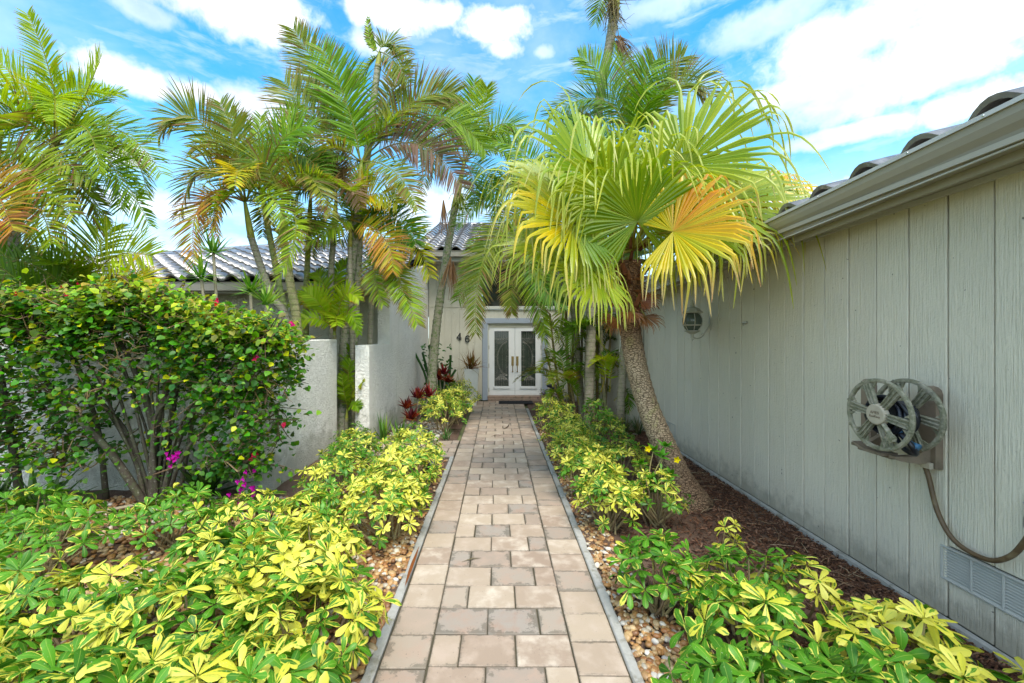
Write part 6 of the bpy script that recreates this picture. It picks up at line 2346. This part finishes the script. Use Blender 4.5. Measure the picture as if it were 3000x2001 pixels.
# ------------------------------------------------------------------ strap-leaved and small plants
def blades(q, base, n, L, w, el, droop, cols, seed, spread=.02, segs=5, az=None):
    g_ = random.Random(seed)
    base = Vector(base)
    for k in range(n):
        a = k * 2.39996 + g_.gauss(0, .3) if az is None else math.radians(g_.uniform(*az))
        e = math.radians(g_.uniform(*el))
        l = L * g_.uniform(.7, 1.15)
        d = Vector((math.cos(a) * math.cos(e), math.sin(a) * math.cos(e), math.sin(e)))
        s = Vector((-math.sin(a), math.cos(a), 0))
        c = base + Vector((g_.gauss(0, spread), g_.gauss(0, spread), g_.uniform(0, spread * 2)))
        c0, c1 = g_.choice(cols)
        v, f, cs = [], [], []
        for m_ in range(segs + 1):
            t = m_ / segs
            ww = w * .5 * (.7 + .6 * math.sin(math.pi * min(1, t + .15))) * (1 - t ** 3) + .001
            nn = s.cross(d)
            v += [c - s * ww - nn * ww * .3 * -1, c, c + s * ww + nn * ww * .3]
            cc = cmix(c0, c1, t)
            cs += [cc, cmix(cc, (cc[0] * .7, cc[1] * .75, cc[2] * .7), 1), cc]
            c = c + d * (l / segs)
            d = d + Vector((0, 0, -droop * (t + .3) / segs))
            d.normalize()
        for m_ in range(segs):
            b_ = m_ * 3
            f += [(b_, b_ + 1, b_ + 4, b_ + 3), (b_ + 1, b_ + 2, b_ + 5, b_ + 4)]
        q.add(v, f, cs)


def spiky(name, label, base, stem_to, n, L, w, el, droop, cols, seed, cat='plant', group=None, sr=.018, spread=.02, heads=None):
    base = Vector(base)
    t_ = thing(name, (base.x, base.y, 0), label, cat, group)
    for i_, hd_ in enumerate(heads or [stem_to]):
        hd_ = Vector(hd_)
        q = MB()
        q.tube(smoothline([(base.x, base.y, -.03), lerp(Vector((base.x, base.y, 0)), hd_, .5) + Vector((.02, 0, 0)), hd_], 8), sr, 6, (.28, .24, .16))
        q.obj('stem', M['stem'], t_)
        q = MB()
        blades(q, hd_, n, L, w, el, droop, cols, seed + i_, spread)
        q.obj('leaf_head', M['leaf'], t_)
    return t_


GR2 = [((0.06, 0.17, 0.02), (0.12, 0.27, 0.03)), ((0.045, 0.13, 0.02), (0.08, 0.2, 0.025)), ((0.16, 0.3, 0.03), (0.25, 0.36, 0.05))]
RED2 = [((0.13, 0.012, 0.012), (0.22, 0.02, 0.02)), ((0.24, 0.03, 0.02), (0.32, 0.06, 0.03)), ((0.07, 0.012, 0.016), (0.14, 0.02, 0.025)), ((0.3, 0.10, 0.04), (0.22, 0.03, 0.02))]
spiky('dragon_tree', 'spiky green dracaena head standing before the left roof', P(512, 760, 5.4), None, 30, .34, .022, (-25, 80), .35, GR2, 61, 'plant', heads=[P(490, 582, 5.4), P(462, 640, 5.2)])
spiky('dragon_tree', 'low spiky dracaena with pale leaves right of the taller one', P(588, 780, 5.4), None, 34, .34, .024, (-15, 85), .3, [((0.16, 0.3, 0.04), (0.3, 0.4, 0.08)), GR2[0]], 63, 'plant', heads=[P(575, 672, 5.3), P(612, 700, 5.2)])
spiky('ti_plant', 'dark red leaved plant at the foot of the tall stucco wall', (P(955, 940, 8.0).x, 7.7, 0), None, 22, .26, .05, (5, 80), .6, RED2, 65, 'plant', heads=[P(960, 915, 7.7), P(935, 938, 7.6), P(985, 912, 7.8), P(945, 965, 7.5)], sr=.012)
spiky('ti_plant', 'small dark red plant just right of the mossy palm trunk by the door', (P(1015, 890, 9.3).x, 9.2, 0), None, 18, .24, .055, (10, 80), .6, RED2, 70, 'plant', heads=[P(1010, 872, 9.2), P(1030, 878, 9.2), P(1020, 860, 9.3)], sr=.012)
spiky('agave', 'dark broad strap leaved plant in the lower left corner by the stucco wall', (-4.35, 3.9, 0), None, 26, .5, .06, (10, 75), .5, [((0.025, 0.06, 0.012), (0.05, 0.11, 0.02))], 75, 'plant', heads=[(-4.35, 3.9, .05), (-4.75, 3.8, .06), (-3.15, 4.45, .05)])
spiky('lily_clump', 'thin green lily leaves at the foot of the stubby wall end', (P(880, 985, 6.9).x, 6.9, 0), None, 16, .42, .028, (45, 85), .5, GR2, 80, 'plant', heads=[(P(880, 985, 6.9).x, 6.9, 0), (P(905, 985, 6.9).x + .1, 6.8, 0)])
spiky('grass_clump', 'narrow grassy clump in the soil under the areca stems', (P(1440, 960, 7.5).x, 7.4, 0), None, 40, .36, .012, (25, 85), .7, [((0.03, 0.08, 0.02), (0.06, 0.13, 0.03)), ((0.1, 0.12, 0.05), (0.2, 0.17, 0.08))], 83, 'plant', heads=[(P(1430, 985, 7.5).x, 7.4, 0), (P(1400, 985, 7.5).x, 7.6, 0), (P(1455, 985, 7.5).x, 7.3, 0)])
spiky('spider_plant', 'small white edged strappy plant beside the kerb by the side path', (-.88, 6.95, 0), None, 26, .20, .012, (15, 80), .9, [((0.2, 0.3, 0.12), (0.5, 0.55, 0.4)), ((0.05, 0.14, 0.03), (0.1, 0.2, 0.05))], 86, 'plant', heads=[(-.88, 6.95, 0)])

# ficus seedling with broad leaves in the left bed
fic = thing('broadleaf_seedling', (P(515, 1240, 3.0).x, 2.95, 0), 'small seedling with broad veined green leaves among the left shrubs', 'plant')
q = MB()
q.tube([(wl(fic).x, 2.95, -.02), (wl(fic).x, 2.95, .28)], .008, 5, (.3, .25, .15))
q.obj('stem', M['stem'], fic)
for k in range(8):
    q = MB()
    blades(q, (wl(fic).x, 2.95, .20 + k * .012), 1, .19, .10, (10, 50), .5, [((0.05, 0.15, 0.015), (0.07, 0.19, 0.02))], 90 + k, .01, 6, az=(k * 45, k * 45 + 20))
    q.obj('leaf', M['leaf'], fic, smooth=True)
# yellow-flowered allamanda in front of the fan palm trunk
al = thing('allamanda', (P(1500, 1075, 4.0).x, 4.0, 0), 'small green plant with yellow trumpet flowers before the fan palm trunk', 'plant')
q = MB()
g = random.Random(33)
heads = [P(1500, 1035, 4.0), P(1530, 1025, 4.0), P(1470, 1065, 3.95), P(1540, 1090, 4.0), P(1495, 1100, 3.9), P(1520, 1050, 3.95), P(1480, 1115, 3.9)]
for h_ in heads:
    q.tube(smoothline([(1.5, 3.95, -.02), lerp(Vector((1.5, 3.95, 0)), h_, .6) + Vector((g.gauss(0, .03), 0, .02)), h_], 6), .005, 5, (.35, .28, .12), False)
q.obj('stem', M['stem'], al)
for i_, h_ in enumerate(heads):
    q = MB()
    blades(q, h_, 9, .10, .036, (-20, 60), .6, [((0.06, 0.2, 0.02), (0.12, 0.32, 0.03))], 140 + i_, .012, 5)
    q.obj('leaf_head', M['leaf'], al, smooth=True)
for p in (P(1487, 1030, 3.9), P(1553, 1055, 3.9)):
    q = MB()
    for k in range(5):
        a = 2 * math.pi * k / 5
        heart(q, p, Vector((math.cos(a), -.5, math.sin(a))), Vector((0, -1, 0)), .038, (0.72, 0.55, 0.02))
    q.obj('flower', M['petal'], al)
# green succulent tree behind the mossy trunk
suc = thing('euphorbia', (P(1010, 850, 9.9).x, 9.8, 0), 'tall dark green succulent in the corner beside the tall stucco wall', 'plant')
q = MB()
g = random.Random(44)
for k in range(16):
    x0 = P(1000 + g.uniform(-22, 32), 870, 9.9).x
    hgt = H + (CY - g.uniform(790, 860)) / F * 9.9
    q.tube(smoothline([(x0, 9.85, -.02), (x0 + g.gauss(0, .05), 9.85, hgt * .5), (x0 + g.gauss(0, .1), 9.8 + g.gauss(0, .06), hgt)], 8), [.03] * 9, 5, cmix((0.03, 0.085, 0.025), (0.07, 0.15, 0.04), g.random()))
q.obj('stem', M['leaf'], suc)
q = MB()
for k in range(90):
    c = P(1000 + g.uniform(-28, 36), g.uniform(790, 880), 9.8 + g.gauss(0, .08))
    heart(q, c, Vector((g.gauss(0, 1), g.gauss(-.5, .5), g.gauss(.3, .5))), Vector((0, -.5, 1)), g.uniform(.06, .12), cmix((0.03, 0.09, 0.02), (0.07, 0.17, 0.03), g.random()))
q.obj('leaf_cluster', M['leaf'], suc, smooth=True)

# planter with bromeliad
PX, PY = P(1083, 850, 10.5).x, 10.5
pl = thing('planter', (PX, PY, 0), 'tall tapered white planter beside the blue grey door frame', 'planter')
q = MB()
prof = [(.0, -.02), (.115, -.02), (.12, .0), (.178, .88), (.185, .89), (.185, .92), (.165, .925), (.160, .86), (.0, .86)]
for (a, b) in zip(prof[:-1], prof[1:]):
    pass
sq = []
for (r, z) in prof:
    sq.append([(PX - r, PY - r, z), (PX + r, PY - r, z), (PX + r, PY + r, z), (PX - r, PY + r, z)])
v = [p for ring in sq for p in ring]
f = []
for k in range(len(sq) - 1):
    for e in range(4):
        a, b = k * 4 + e, k * 4 + (e + 1) % 4
        f.append((a, b, b + 4, a + 4))
q.add(v, f)
q.obj('pot', M['pot'], pl)
q = MB()
q.box(PX - .155, PX + .155, PY - .155, PY + .155, .80, .885)
q.obj('potting_soil', M['soil'], pl)
br = thing('bromeliad', (PX, PY, .88), 'reddish brown spiky bromeliad growing in the white planter', 'plant')
q = MB()
blades(q, (PX, PY, .90), 70, .46, .024, (5, 85), .75, [((0.15, 0.05, 0.02), (0.30, 0.13, 0.05)), ((0.2, 0.09, 0.03), (0.22, 0.10, 0.05)), ((0.10, 0.035, 0.02), (0.2, 0.06, 0.03)), ((0.16, 0.15, 0.04), (0.25, 0.12, 0.04))], 150, .06, 6)
q.obj('leaf_head', M['leaf'], br)
q = MB()
blades(q, (PX - .14, PY - .1, .9), 9, .55, .012, (-30, 30), 2.2, [((0.18, 0.17, 0.05), (0.28, 0.2, 0.08))], 151, .03, 7)
q.obj('runner', M['leaf'], br)
tr = thing('wispy_plant', (PX - .42, 10.1, 0), 'wispy pale green twig plant in front of the white planter', 'plant')
q = MB()
g = random.Random(71)
for k in range(60):
    b = Vector((PX - .40 + g.gauss(0, .08), 10.1 + g.gauss(0, .05), g.uniform(0, .5)))
    e = b + Vector((g.gauss(0, .16), g.gauss(0, .1), g.uniform(.15, .65)))
    q.tube([b, (b + e) / 2 + Vector((g.gauss(0, .04), 0, 0)), e], [.006, .005, .002], 4, cmix((0.2, 0.24, 0.08), (0.33, 0.3, 0.1), g.random()), False)
q.obj('stem', M['leaf'], tr)

# small flower pot and dark animal figure right of the doors
fp = thing('flower_pot', (P(1258, 915, 10.2).x, 10.2, 0), 'pale pot of dark purple flowers right of the double doors', 'flower pot')
fxp = wl(fp).x
q = MB()
q.lathe((fxp, 10.2, 0), [(.0, .0), (.10, .0), (.14, .24), (.155, .25), (.155, .28), (.13, .28), (.12, .24), (0, .24)], 18)
q.obj('pot', M['stone_pot'], fp)
q = MB()
for k in range(110):
    c = Vector((fxp + g.gauss(0, .10), 10.15 + g.gauss(0, .08), .33 + g.gauss(0, .06)))
    heart(q, c, Vector((g.gauss(0, 1), g.gauss(-.5, 1), g.gauss(0, .6))), Vector((0, -.6, 1)), g.uniform(.03, .06), g.choice([(0.07, 0.012, 0.05), (0.13, 0.02, 0.08), (0.05, 0.02, 0.04), (0.2, 0.3, 0.06)]))
q.obj('flower', M['petal'], fp)
st = thing('pig_figure', (P(1272, 893, 10.7).x, 10.7, .0), 'dark blue black animal figure on a block beside the right door frame', 'garden ornament')
sx_, sy_ = wl(st).x, 10.7
q = MB()
q.box(sx_ - .16, sx_ + .16, sy_ - .10, sy_ + .10, -.02, .30, .01)
q.obj('block', M['stone_pot'], st)
q = MB()
q.tube(smoothline([(sx_ + .15, sy_, .36), (sx_ + .08, sy_, .40), (sx_ - .02, sy_, .43), (sx_ - .10, sy_ - .02, .47), (sx_ - .17, sy_ - .03, .48), (sx_ - .20, sy_ - .03, .47)], 14), [.02, .055, .075, .085, .09, .088, .08, .07, .062, .058, .055, .048, .038, .03, .022], 10)
for dx in (-.09, .08):
    for dy in (-.04, .04):
        q.tube([(sx_ + dx, sy_ + dy, .38), (sx_ + dx, sy_ + dy, .302)], [.026, .02], 7)
for dy in (-.05, .01):
    q.tube([(sx_ - .12, sy_ + dy, .52), (sx_ - .125, sy_ + dy, .575)], [.02, .004], 6)
q.obj('body', M['statue'], st, smooth=True)

# black spotlight by the walk
SPX = P(990, 1075, 4.75)
spl = thing('garden_spotlight', (SPX.x, SPX.y, 0), 'small black garden spotlight poking out of the shrubs left of the walk', 'garden light')
q = MB()
a, b = P(975, 1090, 4.55), P(992, 1062, 4.3)
q.tube([a, lerp(a, b, .7), lerp(a, b, .72), b], [.026, .026, .032, .034], 14)
q.obj('housing', M['number'], spl)
q = MB()
d = (b - a).normalized()
q.tube([b, b + d * .004], [.026, .024], 14)
q.obj('lens', M['lamp_glass'], spl)
q = MB()
q.tube([(a.x, a.y, -.05), (a.x, a.y, a.z), a], .008, 6)
q.obj('stake', M['number'], spl)

# fallen leaflets on the pavers, a leaf in the bed, pebbles kicked up
def litter(label, pts, w, col, name='fallen_leaf', mat='leaf'):
    q = MB()
    ln = smoothline(pts, 8)
    v, f = [], []
    for k, p in enumerate(ln):
        T = (ln[min(k + 1, 8)] - ln[max(k - 1, 0)]).normalized()
        s = T.cross(Vector((0, 0, 1))).normalized() * w * math.sin(math.pi * (k + .3) / 8.6)
        v += [p - s, p + Vector((0, 0, w * .3)), p + s]
    for k in range(8):
        a = k * 3
        f += [(a, a + 1, a + 4, a + 3), (a + 1, a + 2, a + 5, a + 4)]
    q.add(v, f, col)
    return tag(q.obj(name, M[mat]), label, 'fallen leaf')


def gp(u, v_, z=.006):
    Y = (H - z) * F / (v_ - CY)
    return Vector(((u - CX) / F * Y, Y, z))


litter('dark curled leaflet lying on the pavers nearer the doors', [gp(1155, 985), gp(1165, 980, .014), gp(1170, 972)], .012, (0.05, 0.035, 0.02))
litter('thin grey leaflet lying on a pale paver near the left kerb', [gp(1060, 1290), gp(1085, 1282, .012), gp(1105, 1281)], .006, (0.16, 0.12, 0.07))
litter('brown leaflet on the pavers below the doormat', [gp(1128, 1002), gp(1140, 998, .01), gp(1150, 1000)], .01, (0.09, 0.06, 0.035))
litter('large orange dead leaf lying on pebbles in the left bed', [gp(300, 1235, .03), gp(345, 1225, .09), gp(395, 1205, .06)], .045, (0.38, 0.13, 0.035))
litter('curled orange leaf lying on pebbles behind the yellow shrubs', [gp(540, 1265, .03), gp(560, 1270, .08), gp(575, 1285, .03)], .04, (0.36, 0.12, 0.03))
litter('long brown leaf lying on the pebbles beside the left kerb', [gp(930, 1345, .03), gp(945, 1300, .04), gp(962, 1255, .03)], .012, (0.22, 0.08, 0.03))
